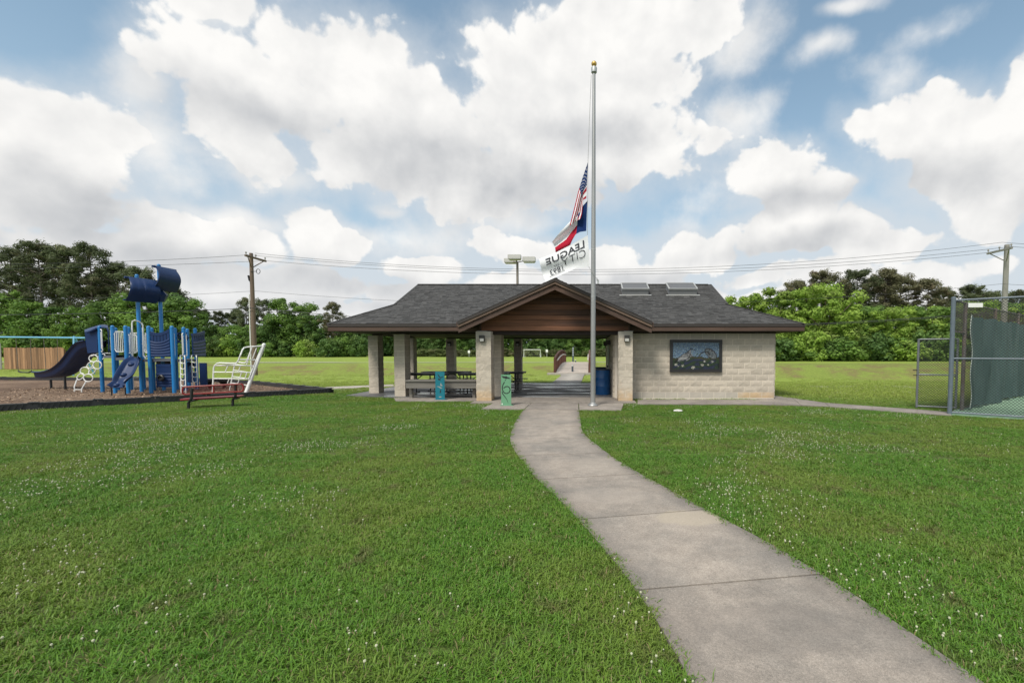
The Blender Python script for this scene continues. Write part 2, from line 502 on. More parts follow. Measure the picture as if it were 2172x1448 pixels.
def m_concrete(name, col, dark, gloss=False, stains=()):
    m, t = newmat(name); T = NT(t)
    p = T.n('ShaderNodeNewGeometry').outputs['Position']
    n1 = T.noise(p, .9, 6, .65); n2 = T.noise(p, 5.5, 5, .65); n3 = T.noise(p, 70, 3, .7); n4 = T.noise(p, 230, 2, .6)
    c = T.mix(T.mapr(n1, .35, .68, 0, 1), rgb(col), rgb(dark))
    c = T.scale(c, T.mapr(n2, .25, .75, .80, 1.2, False))
    c = T.scale(c, T.mapr(n3, .3, .7, .80, 1.20, False))
    c = T.scale(c, T.mapr(n4, .3, .7, .72, 1.28, False))
    oi = T.n('ShaderNodeObjectInfo').outputs['Random']
    c = T.scale(c, T.mapr(oi, 0, 1, .95, 1.05, False))
    # grime that has settled along the edges of a slab
    a = T.n('ShaderNodeAttribute', attribute_name='edge').outputs['Fac']
    e = T.math('MULTIPLY', a, T.mapr(n2, .3, .62, .2, 1.0))
    c = T.mix(T.math('MULTIPLY', e, .6), c, (.085, .075, .07, 1))
    # old spills, each with its own ragged outline
    for (x, y, rx, ry, k, cs) in stains:
        q = T.n('ShaderNodeVectorMath', operation='MULTIPLY_ADD'); T.l(p, q.inputs[0]); q.inputs[1].default_value = (1 / rx, 1 / ry, 0); q.inputs[2].default_value = (-x / rx, -y / ry, 0)
        l_ = T.n('ShaderNodeVectorMath', operation='LENGTH'); T.l(q.outputs[0], l_.inputs[0])
        d_ = T.math('ADD', l_.outputs['Value'], T.math('MULTIPLY', T.math('SUBTRACT', n2, .5), 1.3))
        c = T.mix(T.math('MULTIPLY', T.mapr(d_, .72, 1.05, 1, 0), T.mapr(n3, .3, .7, k * .75, k)), c, cs)
    # hairline cracks and dark specks
    vo = T.n('ShaderNodeTexVoronoi', feature='DISTANCE_TO_EDGE'); vv = T.n('ShaderNodeVectorMath', operation='MULTIPLY_ADD'); T.l(p, vv.inputs[0]); vv.inputs[1].default_value = (1, 1, 1)
    wn = T.n('ShaderNodeTexNoise'); T.l(p, wn.inputs['Vector']); wn.inputs['Scale'].default_value = 3.5; wn.inputs['Detail'].default_value = 5
    ws_ = T.n('ShaderNodeVectorMath', operation='SCALE'); T.l(wn.outputs['Color'], ws_.inputs[0]); ws_.inputs['Scale'].default_value = .55; T.l(ws_.outputs[0], vv.inputs[2])
    T.l(vv.outputs[0], vo.inputs['Vector']); vo.inputs['Scale'].default_value = .42
    crk = T.math('MULTIPLY', T.mapr(vo.outputs['Distance'], .0, .0035, .55, 0), T.mapr(n1, .50, .58, 0, 1))
    c = T.mix(crk, c, (.06, .052, .046, 1))
    c = T.mix(T.mapr(T.noise(p, 26, 2, .5), .71, .76, 0, .5), c, (.10, .088, .08, 1))
    ro = .9
    if gloss:
        w = T.noise(p, 1.1, 4, .55, (.35, 1.3, 1))
        ro = T.mapr(w, .50, .62, .62, .16)
    nb = T.bump(T.math('MULTIPLY_ADD', n4, .5, n3), .25, .006)
    T.out(c, ro, nb, 0, .4)
    return m
_q = [G(1463, 1097, .02), G(1270, 985, .02), G(1290, 1050, .02), G(1180, 890, .02), G(1650, 1330, .02)]
M_CONC = m_concrete('path_concrete', (.335, .285, .240), (.228, .203, .178), False, [(_q[0].x, _q[0].y, .36, .22, .75, (.42, .355, .275, 1)), (_q[1].x, _q[1].y, .4, .5, .35, (.38, .33, .28, 1)), (_q[2].x, _q[2].y, .5, .3, .4, (.37, .32, .275, 1)), (_q[3].x, _q[3].y, .5, .5, .3, (.37, .32, .275, 1)), (_q[4].x, _q[4].y, .5, .3, .3, (.17, .15, .135, 1))])
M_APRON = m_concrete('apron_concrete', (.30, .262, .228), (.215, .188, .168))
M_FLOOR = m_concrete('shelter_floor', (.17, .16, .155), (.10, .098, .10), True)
M_FARCONC = m_concrete('far_path_concrete', (.42, .38, .33), (.36, .325, .285))

def m_ground():
    m, t = newmat('lawn_soil'); T = NT(t)
    p = T.n('ShaderNodeNewGeometry').outputs['Position']
    sx = T.n('ShaderNodeSeparateXYZ'); T.l(p, sx.inputs[0])
    n1 = T.noise(p, .16, 5, .6); n2 = T.noise(p, 1.1, 6, .65); n3 = T.noise(p, 7, 5, .7, (1, .55, 1)); n4 = T.noise(p, 34, 3, .7)
    g = T.mix(T.mapr(n2, .3, .7, 0, 1), (.058, .092, .020, 1), (.085, .118, .030, 1))
    g = T.mix(T.mapr(n1, .4, .66, 0, .6), g, (.105, .105, .045, 1))
    # sunlight on the far lawn painted as lighter turf; bare clay on the bank
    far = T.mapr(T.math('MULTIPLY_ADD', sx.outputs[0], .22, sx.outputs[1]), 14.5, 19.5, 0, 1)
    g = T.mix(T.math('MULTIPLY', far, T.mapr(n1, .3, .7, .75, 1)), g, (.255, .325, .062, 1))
    bank = T.math('MULTIPLY', T.mapr(sx.outputs[1], 29, 37, 0, 1), T.mapr(sx.outputs[1], 43, 47, 1, 0))
    n5 = T.noise(p, .45, 6, .7)
    g = T.mix(T.math('MULTIPLY', bank, .55), g, (.165, .205, .046, 1))
    clay = T.math('MULTIPLY', bank, T.mapr(n5, .45, .62, 0, .85))
    g = T.mix(clay, g, (.185, .145, .066, 1))
    g = T.scale(g, T.mapr(n3, .25, .75, .76, 1.24, False))
    g = T.scale(g, T.mapr(n4, .25, .75, .72, 1.28, False))
    T.out(g, .95, T.bump(T.math('MULTIPLY_ADD', n4, .6, n3), .6, .05), 0, .15)
    return m
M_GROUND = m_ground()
def m_blade():
    m, t = newmat('grass_blade'); T = NT(t)
    p = T.n('ShaderNodeNewGeometry').outputs['Position']
    oi = T.n('ShaderNodeObjectInfo').outputs['Random']
    n1 = T.noise(p, .55, 5, .62); n2 = T.noise(p, 2.4, 4, .6); n3 = T.noise(p, 60, 2, .6)
    c = T.mix(T.mapr(oi, 0, 1, 0, 1, False), (.098, .238, .018, 1), (.168, .312, .034, 1))
    c = T.mix(T.mapr(n3, .45, .7, 0, .7), c, (.098, .208, .050, 1))
    n0 = T.noise(p, .13, 4, .6)
    c = T.mix(T.mapr(n0, .45, .62, 0, .55), c, (.074, .195, .015, 1))
    c = T.mix(T.mapr(n1, .42, .62, 0, .7), c, (.215, .278, .048, 1))
    c = T.mix(T.mapr(n2, .57, .70, 0, .55), c, (.17, .125, .065, 1))
    sx = T.n('ShaderNodeSeparateXYZ'); T.l(p, sx.inputs[0])
    c = T.mix(T.mapr(T.math('MULTIPLY_ADD', sx.outputs[0], .22, sx.outputs[1]), 14.5, 19.5, 0, .95), c, (.32, .40, .075, 1))  # far blades coloured brighter, painting in the sunlit part of the lawn
    a = T.n('ShaderNodeAttribute', attribute_name='tint').outputs['Fac']
    c = T.mix(T.mapr(a, .92, .94, 0, 1), c, (.30, .24, .12, 1))
    b = T.n('ShaderNodeBsdfPrincipled'); T.st(b, 'Base Color', c); b.inputs['Roughness'].default_value = .5
    b.inputs['Specular IOR Level'].default_value = .35
    tr = T.n('ShaderNodeBsdfTranslucent'); T.st(tr, 'Color', c)
    mx = T.n('ShaderNodeMixShader'); mx.inputs[0].default_value = .3
    T.l(b.outputs[0], mx.inputs[1]); T.l(tr.outputs[0], mx.inputs[2])
    o = T.n('ShaderNodeOutputMaterial'); T.l(mx.outputs[0], o.inputs[0])
    return m
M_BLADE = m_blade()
def m_leaf(name, c1, c2, c3=None, var=.3):
    m, t = newmat(name); T = NT(t)
    a = T.n('ShaderNodeAttribute', attribute_name='tint').outputs['Fac']
    oi = T.n('ShaderNodeObjectInfo').outputs['Random']
    p = T.n('ShaderNodeNewGeometry').outputs['Position']
    n1 = T.noise(p, .35, 4, .6); n2 = T.noise(p, 2.5, 3, .6)
    c = T.mix(a, rgb(c1), rgb(c2))
    if c3: c = T.mix(T.mapr(n1, .52, .68, 0, .8), c, rgb(c3))
    c = T.scale(c, T.mapr(oi, 0, 1, 1 - var * .6, 1 + var * .6, False))
    c = T.scale(c, T.mapr(n2, .25, .75, 1 - var, 1 + var, False))
    b = T.n('ShaderNodeBsdfPrincipled'); T.st(b, 'Base Color', c); b.inputs['Roughness'].default_value = .6; b.inputs['Specular IOR Level'].default_value = .25
    tr = T.n('ShaderNodeBsdfTranslucent'); T.st(tr, 'Color', c)
    mx = T.n('ShaderNodeMixShader'); mx.inputs[0].default_value = .42
    T.l(b.outputs[0], mx.inputs[1]); T.l(tr.outputs[0], mx.inputs[2])
    o = T.n('ShaderNodeOutputMaterial'); T.l(mx.outputs[0], o.inputs[0])
    return m
M_PINE = m_leaf('pine_needles', (.094, .125, .057), (.156, .182, .088), (.195, .178, .098))
M_PINEPALE = m_leaf('pine_needles_browned', (.129, .134, .069), (.195, .184, .100), (.219, .164, .101))
M_LEAF = m_leaf('dark_leaves', (.074, .146, .042), (.157, .258, .068), (.210, .277, .074))
M_LEAFMID = m_leaf('green_leaves', (.111, .215, .048), (.231, .357, .076), (.151, .238, .071))
M_LEAFBRIGHT = m_leaf('bright_leaves', (.203, .332, .052), (.348, .478, .089), (.276, .341, .106))
M_WEED = m_leaf('rank_weeds', (.10, .14, .045), (.18, .21, .075), (.20, .18, .10))
def m_mulch():
    m, t = newmat('bark_mulch'); T = NT(t)
    p = T.n('ShaderNodeNewGeometry').outputs['Position']
    n1 = T.noise(p, .35, 5, .65); n2 = T.noise(p, 9, 5, .7); n3 = T.noise(p, 42, 3, .7)
    c = T.mix(T.mapr(n1, .38, .64, 0, 1), (.27, .19, .135, 1), (.165, .11, .08, 1))
    c = T.scale(c, T.mapr(n2, .25, .75, .65, 1.3, False)); c = T.scale(c, T.mapr(n3, .25, .75, .55, 1.45, False))
    T.out(c, .95, T.bump(n3, .9, .05), 0, .1)
    return m
M_MULCH = m_mulch()
M_CHIP = M('mulch_chip', (.27, .185, .125), .9, .3, 5, tint=.6)
def m_court():
    m, t = newmat('court_paint'); T = NT(t)
    p = T.n('ShaderNodeNewGeometry').outputs['Position']
    n1 = T.noise(p, .8, 5, .6); n2 = T.noise(p, 60, 3, .6)
    c = T.mix(T.mapr(n1, .35, .65, 0, 1), (.185, .30, .195, 1), (.23, .345, .235, 1))
    T.out(T.scale(c, T.mapr(n2, .3, .7, .92, 1.08, False)), .85)
    return m
M_COURT = m_court()
def m_screen():
    m, t = newmat('windscreen_cloth'); T = NT(t)
    p = T.n('ShaderNodeNewGeometry').outputs['Position']
    n1 = T.noise(p, 1.2, 5, .6, (1, 1, .4)); n2 = T.noise(p, 30, 3, .6)
    c = T.mix(T.mapr(n1, .35, .68, 0, 1), (.052, .098, .092, 1), (.088, .145, .138, 1))
    c = T.scale(c, T.mapr(n2, .3, .7, .9, 1.1, False))
    b = T.n('ShaderNodeBsdfPrincipled'); T.st(b, 'Base Color', c); b.inputs['Roughness'].default_value = .55
    tr = T.n('ShaderNodeBsdfTranslucent'); T.st(tr, 'Color', c)
    mx = T.n('ShaderNodeMixShader'); mx.inputs[0].default_value = .3
    T.l(b.outputs[0], mx.inputs[1]); T.l(tr.outputs[0], mx.inputs[2])
    o = T.n('ShaderNodeOutputMaterial'); T.l(mx.outputs[0], o.inputs[0])
    return m
M_SCREEN = m_screen()
def m_mosaic():
    m, t = newmat('mosaic_tile'); T = NT(t)
    a = T.n('ShaderNodeAttribute', attribute_name='tile')
    T.out(a.outputs['Color'], .35, None, 0, .4)
    return m
M_MOSAIC = m_mosaic()
def m_cloth(name, col):
    m, t = newmat(name); T = NT(t)
    n1 = T.noise(T.n('ShaderNodeTexCoord').outputs['Object'], 14, 4, .6)
    c = T.scale(rgb(col), T.mapr(n1, .3, .7, .95, 1.05, False))
    b = T.n('ShaderNodeBsdfDiffuse'); T.st(b, 'Color', c)
    tr = T.n('ShaderNodeBsdfTranslucent'); T.st(tr, 'Color', c)
    mx = T.n('ShaderNodeMixShader'); mx.inputs[0].default_value = .2
    T.l(b.outputs[0], mx.inputs[1]); T.l(tr.outputs[0], mx.inputs[2])
    o = T.n('ShaderNodeOutputMaterial'); T.l(mx.outputs[0], o.inputs[0]); return m
M_FLAGWHITE = m_cloth('white_cloth', (.86, .86, .88)); M_FLAGRED = m_cloth('red_cloth', (.42, .022, .045)); M_FLAGBLUE = m_cloth('blue_cloth', (.018, .04, .135))
# ------------------------------------------------------------------ terrain
def sstep(a, b, x):
    t = min(max((x - a) / (b - a), 0), 1); return t * t * (3 - 2 * t)
def terr(x, y):
    e = 31 - 6.5 * sstep(2, 22, x) if x > 2 else 31.0
    if y <= e: ditch = 0.0
    elif y < e + 7: ditch = -0.95 * sstep(e, e + 7, y)
    else: ditch = -0.95 + 1.40 * sstep(e + 6.5, e + 15.5, y)
    ramp = .30 * sstep(24, 33, y) + .15 * sstep(38, 46, y)
    k = sstep(-31, -38, x)
    z = ditch * (1 - k) + ramp * k
    if y > e:
        z += .05 * mnoise.noise((x * .21, y * .3, 1.7))
    return z
def axis(spec):
    out = []
    for a, b, s in spec:
        n = max(1, round((b - a) / s)); out += [a + (b - a) * i / n for i in range(n)]
    return out + [spec[-1][1]]
xs = axis([(-900, -160, 60), (-160, -60, 8), (-60, 70, 2.0), (70, 160, 8), (160, 900, 60)])
ys = axis([(-120, -8, 14), (-8, 22, 2), (22, 48, .8), (48, 120, 4), (120, 1500, 80)])
mb = MB()
mb.sheet([[V((x, y, terr(x, y))) for x in xs] for y in ys])
mb.f = [tuple(reversed(q)) for q in mb.f]
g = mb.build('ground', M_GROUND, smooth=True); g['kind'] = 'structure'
EXCL = []      # plan outlines where no grass grows

# ------------------------------------------------------------------ concrete
def conc_slab(name, mat, rows, parent=None, thick=.12, edge=True, loc=None):
    """rows: lines of points running across; a slab with grime along both sides"""
    a, b = len(rows), len(rows[0])
    off = wloc(parent) if parent is not None else V((0, 0, 0))
    vs_, fs, at = [], [], []
    for i, r in enumerate(rows):
        L_ = (r[-1] - r[0]).length
        for p in r:
            vs_.append(V(p) - off)
            dd = min((p - r[0]).length, (p - r[-1]).length)
            dj = min((p - rows[0][min(b // 2, b - 1)]).length, 9)
            at.append(max(0, 1 - dd / .22) if edge else 0)
    for i in range(a - 1):
        for j in range(b - 1):
            fs.append((i * b + j, i * b + j + 1, (i + 1) * b + j + 1, (i + 1) * b + j))
    ring = [(0, j) for j in range(b)] + [(i, b - 1) for i in range(1, a)] + [(a - 1, j) for j in range(b - 2, -1, -1)] + [(i, 0) for i in range(a - 2, 0, -1)]
    ids = [i * b + j for i, j in ring]; n = len(vs_)
    for q in ids:
        vs_.append(vs_[q] - V((0, 0, thick))); at.append(1)
    for q in range(len(ids)):
        w = (q + 1) % len(ids)
        fs.append((ids[q], n + q, n + w, ids[w]))
    me = bpy.data.meshes.new(name); me.from_pydata([tuple(v) for v in vs_], [], fs); me.materials.append(mat)
    t = me.attributes.new('edge', 'FLOAT', 'POINT'); t.data.foreach_set('value', at)
    me.update()
    o = bpy.data.objects.new(name, me); COL.objects.link(o)
    if parent is not None: o.parent = parent
    return o
ZP = .02
LP = [(1112, 866.5), (1099.6, 883), (1089, 901.6), (1081.5, 924), (1083, 941), (1093, 957), (1108, 978), (1132.6, 1009), (1153, 1027.6),
      (1190, 1060.6), (1227.6, 1100), (1277, 1157.7), (1318, 1205), (1353.6, 1250.6), (1393, 1312.6), (1434, 1383), (1469, 1448), (1530, 1570), (1640, 1800)]
RP = [(1228, 868), (1229, 874.8), (1231.7, 895.4), (1233.8, 912), (1244, 926.4), (1269, 945), (1298, 967.7), (1355.6, 1002.8), (1421.7, 1038),
      (1496, 1079), (1570, 1118.5), (1636.5, 1151.5), (1694, 1186.6), (1748, 1219.6), (1800, 1250.6), (2090, 1448), (2230, 1546), (2480, 1740)]
JO = [(866.5, 868), (905, 905), (930.5, 928.5), (965.6, 959.4), (1016.4, 1003.6), (1101, 1079.6), (1251.4, 1217.6), (1580, 1505), (1800, 1740)]
def at_y(lst, y):
    for (x0, y0), (x1, y1) in zip(lst, lst[1:]):
        if y0 <= y <= y1:
            return x0 + (x1 - x0) * (y - y0) / (y1 - y0)
    return lst[-1][0] if y > lst[-1][1] else lst[0][0]
# smooth the two kerb lines in plan
def side_pts(lst, ya, yb, n):
    da, db = 1 / (ya - HOR), 1 / (yb - HOR)
    out = []
    for i in range(n + 1):
        y = HOR + 1 / (da + (db - da) * i / n)
        y = min(max(y, lst[0][1]), lst[-1][1])
        out.append(G(at_y(lst, y), y, ZP))
    return out
base = MB()
allL, allR = [], []
for k in range(len(JO) - 1):
    allL += side_pts(LP, JO[k][0], JO[k + 1][0], 7)[:-1]; allR += side_pts(RP, JO[k][1], JO[k + 1][1], 7)[:-1]
def smooth_line(p, it=3):
    for _ in range(it):
        p = [p[0]] + [(p[i - 1] + p[i] * 2 + p[i + 1]) / 4 for i in range(1, len(p) - 1)] + [p[-1]]
    return p
allL, allR = smooth_line(allL), smooth_line(allR)
base.sheet([[V((a.x, a.y, .006)), V((b.x, b.y, .006))] for a, b in zip(allL, allR)])
path = base.build('path', M('path_bed', (.06, .05, .04), .95, .2, 8)); path['kind'] = 'structure'
ACR = [0, .05, .12, .25, .4, .55, .7, .82, .9, .95, 1]
for k in range(len(JO) - 1):
    a, b = allL[k * 7:k * 7 + 8], allR[k * 7:k * 7 + 8]
    if len(a) < 3: continue
    rows = [[p.lerp(q, t) for t in ACR] for p, q in zip(a, b)]
    d0 = (a[1] - a[0]).normalized() * .009; d1 = (a[-1] - a[-2]).normalized() * .009
    if k: rows[0] = [p + d0 for p in rows[0]]
    rows[-1] = [p - d1 for p in rows[-1]]
    conc_slab('concrete_slab', M_CONC, rows, path)
EXCL.append([(p.x, p.y) for p in allL] + [(p.x, p.y) for p in reversed(allR)])
# ------------------------------------------------------------------ pavement round the shelter
ZF = .05
def ghx(x, y, z=ZF): q = G(x, y, z); return (q.x, q.y)
pave = MB()
pv = []
def prism_obj(name, poly, z0, z1, mat, parent=None, excl=True):
    o = MB().prism(poly, z0, z1).build(name, mat, parent)
    if excl: EXCL.append(list(poly))
    return o
WD = 15.4                          # depth of the front wall
pavement = MB().span(-8.3, 6.1, 16.1, 22.6, -.1, .035).build('pavement', M_APRON); pavement['kind'] = 'structure'
floor_poly = [(-6.95, 15.72), (.86, 15.72), (.86, 22.85), (-6.9, 22.85), (-8.75, 21.2), (-8.72, 16.35)]
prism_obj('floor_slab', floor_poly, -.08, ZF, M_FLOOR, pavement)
prism_obj('floor_slab', [(-6.2, 14.62), (-3.68, 14.62), (-3.68, 15.7), (-6.75, 15.7)], -.08, ZF - .012, M_APRON, pavement)
prism_obj('apron_slab', [(-3.66, 14.0), (-3.02, 14.02), (.60, 14.02), (1.45, 14.02), (1.45, 15.7), (-3.66, 15.7)], -.08, ZF - .006, M_APRON, pavement)
ax = [G(1021, 867, .03), G(1112, 867.5, .03), G(1228, 868.5, .03), G(1318, 869, .03)]
yA = 13.98
prism_obj('apron_slab', [(ax[0].x, ax[0].y), (ax[1].x - .012, ax[1].y), (-1.80, yA), (-2.95, yA)], -.08, .034, M_APRON, pavement)
prism_obj('apron_slab', [(ax[1].x + .012, ax[1].y), (ax[2].x - .012, ax[2].y), (-.34, yA), (-1.776, yA)], -.08, .036, M_APRON, pavement)
prism_obj('apron_slab', [(ax[2].x + .012, ax[2].y), (ax[3].x, ax[3].y), (1.05, yA), (-.316, yA)], -.08, .034, M_APRON, pavement)
# sidewalk in front of the block wall, curving to the tennis court gate
SB = [(1352, 846.5), (1500, 846.5), (1600, 846.5), (1640, 838), (1680, 843), (1750, 853.5), (1850, 861), (1945, 867.5), (2016, 873.5)]
SF = [(1352, 857), (1500, 857.5), (1600, 858), (1640, 858.5), (1700, 859.5), (1760, 862), (1850, 869), (1945, 876), (2018, 881.5)]
side = MB().poly([G(x, y, .004) for x, y in SF] + [G(x, y, .004) for x, y in reversed(SB)]).build('sidewalk', M_APRON); side['kind'] = 'structure'
for k in range(len(SB) - 1):
    a, b = [G(*SF[k], .028), G(*SF[k + 1], .028)], [G(*SB[k], .028), G(*SB[k + 1], .028)]
    g0 = .006
    rows = []
    for t in (0, .5, 1):
        t2 = t + (.5 - t) * 2 * g0 / max((a[1] - a[0]).length, .2)
        p, q = a[0].lerp(a[1], t2), b[0].lerp(b[1], t2)
        rows.append([p.lerp(q, s) for s in (0, .15, .5, .85, 1)])
    conc_slab('concrete_slab', M_APRON, rows, side)
EXCL.append([(p.x, p.y) for p in [G(x, y, .028) for x, y in SF]] + [(p.x, p.y) for p in [G(x, y, .028) for x, y in reversed(SB)]])
# path at the back, to the footbridge
BL, BR = [(1166, 815), (1189, 797), (1188, 790)], [(1231, 815), (1238, 797), (1243, 790)]
bk = [[G(x, y, .035), G(u, w, .035)] for (x, y), (u, w) in zip(BL, BR)]
back = MB().poly([V((p.x, p.y, .004)) for p in (bk[0][0], bk[0][1], bk[1][1], bk[2][1], bk[2][0], bk[1][0])]).build('path', M_FARCONC); back['kind'] = 'structure'
for k in range(2):
    rows = [[bk[k][0].lerp(bk[k + 1][0], t).lerp(bk[k][1].lerp(bk[k + 1][1], t), s) for s in (0, .5, 1)] for t in (.006, .5, .994)]
    conc_slab('concrete_slab', M_FARCONC, rows, back)
EXCL.append([(r[0].x, r[0].y) for r in bk] + [(r[1].x, r[1].y) for r in reversed(bk)])
# the cross path on the far bank and the one at the left of the shelter
mb = MB()
n_ = 60
lo, hi = [], []
for i in range(n_ + 1):
    x = -75 + 80 * i / n_
    y = 47.8 + 1.2 * math.sin(x * .05)
    lo.append(V((x, y, terr(x, y) + .03))); hi.append(V((x, y + 1.3, terr(x, y + 1.3) + .04)))
mb.sheet([lo, hi])
fp = mb.build('far_path', M_FARCONC); fp['kind'] = 'structure'
mb = MB(); mb.prism([ghx(690, 827, 0), ghx(835, 820, 0), ghx(835, 816, 0), ghx(760, 819, 0), ghx(690, 822, 0)], -.1, .03)
lp2 = mb.build('path', M_FARCONC); lp2['kind'] = 'structure'
EXCL.append([ghx(690, 827, 0), ghx(835, 820, 0), ghx(835, 816, 0), ghx(760, 819, 0), ghx(690, 822, 0)])

# ------------------------------------------------------------------ the shelter
pav = thing('picnic_shelter', 'open park shelter of pale block with dark shingle roof and brown gable', 'shelter', (-.8, 19, 0))
WT = P(1500, 707, WD).z            # wall top
XW0, XW1 = P(1342, 780, WD).x, P(1643, 780, WD).x
CH = (WT - ZF) / 11
EZ = P(1150, 687, 14.9).z; RZ = P(1200, 604, 19.05).z
SL = (RZ - EZ) / (19.05 - 14.9)
EX0, EX1 = P(695, 687, 14.9).x, P(1707, 685, 14.9).x
GX0, GX1 = P(888, 605, 19.05).x, P(1507, 602, 19.05).x
DB = 16.72; BZ = EZ + SL * (DB - 14.9)

def rough_front(w, d, h, nx, nz, rough, rs):
    """block with a split, uneven front face (towards -y)"""
    rr = random.Random(rs); mb = MB(); n = 0
    grid = []
    for i in range(nz + 1):
        row = []
        for j in range(nx + 1):
            e = i in (0, nz) or j in (0, nx)
            row.append(V((-w / 2 + w * j / nx + (0 if j in (0, nx) else rr.uniform(-.12, .12) * w / nx), -d - (0 if e else rr.uniform(.15, 1) * rough), -h / 2 + h * i / nz + (0 if i in (0, nz) else rr.uniform(-.15, .15) * h / nz))))
        grid.append(row)
    mb.sheet(grid)
    b = nx + 1
    ring = [(0, j) for j in range(b)] + [(i, nx) for i in range(1, nz + 1)] + [(nz, j) for j in range(nx - 1, -1, -1)] + [(i, 0) for i in range(nz - 1, 0, -1)]
    m = len(mb.v)
    for i, j in ring: mb.v.append(V((grid[i][j].x, 0, grid[i][j].z)))
    for q in range(len(ring)):
        w2 = (q + 1) % len(ring)
        a0 = ring[q][0] * b + ring[q][1]; a1 = ring[w2][0] * b + ring[w2][1]
        mb.face((a0, m + q, m + w2, a1))
    return mb
def rough_box(w, d, h, rough, rs):
    """block split on all four upright sides"""
    rr = random.Random(rs); mb = MB()
    ring = []
    for (x0, y0, x1, y1) in ((-1, -1, 1, -1), (1, -1, 1, 1), (1, 1, -1, 1), (-1, 1, -1, -1)):
        for k in range(3):
            ring.append((x0 + (x1 - x0) * k / 3, y0 + (y1 - y0) * k / 3))
    k = len(ring)
    for i in range(3):
        for (x, y) in ring:
            o_ = (rr.uniform(-.2, .5) if i != 1 else rr.uniform(-.2, 1)) * rough
            nx_, ny_ = (x if abs(x) > .99 else 0), (y if abs(y) > .99 else 0)
            mb.v.append(V((x * w / 2 + nx_ * o_, y * d / 2 + ny_ * o_, (-.5 + .5 * i) * h)))
    for i in range(2):
        for j in range(k):
            mb.face((i * k + j, i * k + (j + 1) % k, (i + 1) * k + (j + 1) % k, (i + 1) * k + j))
    mb.face([2 * k + j for j in range(k)]); mb.face([j for j in reversed(range(k))])
    return mb
JT = .0135
full = [rough_front(.4064 - JT, .05, CH - JT, 5, 3, .011, 30 + i).data('block', M_BLOCK) for i in range(6)]
smooth_full = rough_front(.4064 - JT, .05, CH - JT, 2, 1, .0, 3).data('block', M_SMOOTH)
stainf = [rough_front(.4064 - JT, .05, CH - JT, 4, 3, .008, 60 + i).data('block', M_STAIN) for i in range(2)]
# front wall, eleven courses
wall = MB().span(.86, XW1 - .01, WD + .005, 22.5, -.05, WT).build('wall', M_MORTAR, pav)
k0 = 0
for c_ in range(11):
    z = ZF + CH * (c_ + .5)
    x = XW0 - .1 - (.2032 if c_ % 2 else 0)
    while x < XW1 - .02:
        w = min(.4064, XW1 - x)
        if x + w > XW0 + .02 and w > .06:
            me = smooth_full if c_ in (0, 10) else random.choice(full)
            if c_ == 0 and 5.0 < x < 5.9: me = stainf[0]
            if w < .40:
                me = rough_front(w - JT, .05, CH - JT, 3, 2, .0 if c_ in (0, 10) else .009, int(x * 50) + c_).data('block', M_SMOOTH if c_ in (0, 10) else M_BLOCK)
            put('block', me, wall, V((x + w / 2, WD + .05, z)) - wloc(pav))
        x += .4064
# wall returns: the passage side and the right end, joined
mb = MB(); mb2 = MB()
def course_side(xf, y0, y1, sgn):
    for c_ in range(11):
        z = ZF + CH * (c_ + .5); y = y0 - (.2032 if c_ % 2 else 0)
        while y < y1 - .02:
            a, b = max(y, y0), min(y + .4064, y1)
            if b - a > .05:
                o_ = random.uniform(.006, .02)
                mb.span(xf, xf + sgn * (.04 + o_), a + JT / 2, b - JT / 2, z - CH / 2 + JT / 2, z + CH / 2 - JT / 2)
            y += .4064
course_side(.86, WD + .05, 22.5, -1); course_side(XW1 - .01, WD + .05, 22.5, 1)
o = mb.build('block_courses', M_BLOCK, wall); o['kind'] = 'stuff'
# columns and piers
def column(x0, x1, y0, dep, zt, zb=0.0, name='column', stain=0, lit=False, big=1.0):
    w = x1 - x0; cx, cy = (x0 + x1) / 2, y0 + dep / 2
    core = MB().span(x0 + .007, x1 - .007, y0 + .007, y0 + dep - .007, zb, zt - .012).build(name, M_MORTAR, pav, loc=(cx - pav.location.x, cy - pav.location.y, 0))
    n = 11; h = (zt - zb) / n
    fullb = [rough_box(w - .006, dep - .006, h - JT, .010, 100 + int(abs(x0) * 7) + i) for i in range(2)]
    halfb = [rough_box(w / 2 - JT / 2 - .003, dep - .006, h - JT, .010, 140 + int(abs(x0) * 7) + i) for i in range(2)]
    third = [rough_box(w * f - JT / 2 - .003, dep - .006, h - JT, .010, 170 + int(abs(x0) * 7) + i) for i, f in enumerate((.33, .67))]
    cache = {}
    def dat(mbk, m, key):
        if (key, m.name) not in cache: cache[(key, m.name)] = mbk.data('block', m)
        return cache[(key, m.name)]
    for k in range(n):
        z = zb + h * (k + .5)
        m = M_BLOCK
        if k < stain + 2 and stain: m = M_STAIN
        if k == n - 1: m = M_SMOOTH
        if k == n - 1 or k == 0:
            put('block', dat(rough_box(w - .004, dep - .004, h - JT, .003, 9), m, 's'), core, (0, 0, z))
        elif k % 2 == 0:
            r = random.randrange(2); put('block', dat(fullb[r], m, 'f%d' % r), core, (0, 0, z))
        else:
            a = (k // 2) % 2
            if a == 0:
                for s in (-1, 1): put('block', dat(halfb[(s + 1) // 2], m, 'h%d' % s), core, (s * (w / 4 + .001), 0, z))
            else:
                put('block', dat(third[0], m, 't0'), core, (-w / 2 + w * .33 / 2, 0, z)); put('block', dat(third[1], m, 't1'), core, (w / 2 - w * .67 / 2, 0, z))
    return core
pl = column(P(1010, 800, 14.55).x, P(1042, 800, 14.55).x, 14.55, .5, P(1026, 702, 14.55).z, -.03, 'pier', 2)
pr = column(P(1311.5, 800, 14.55).x, P(1342, 800, 14.55).x, 14.55, .5, P(1326, 702, 14.55).z, -.03, 'pier', 3)
CT = P(850, 708, 15.9).z
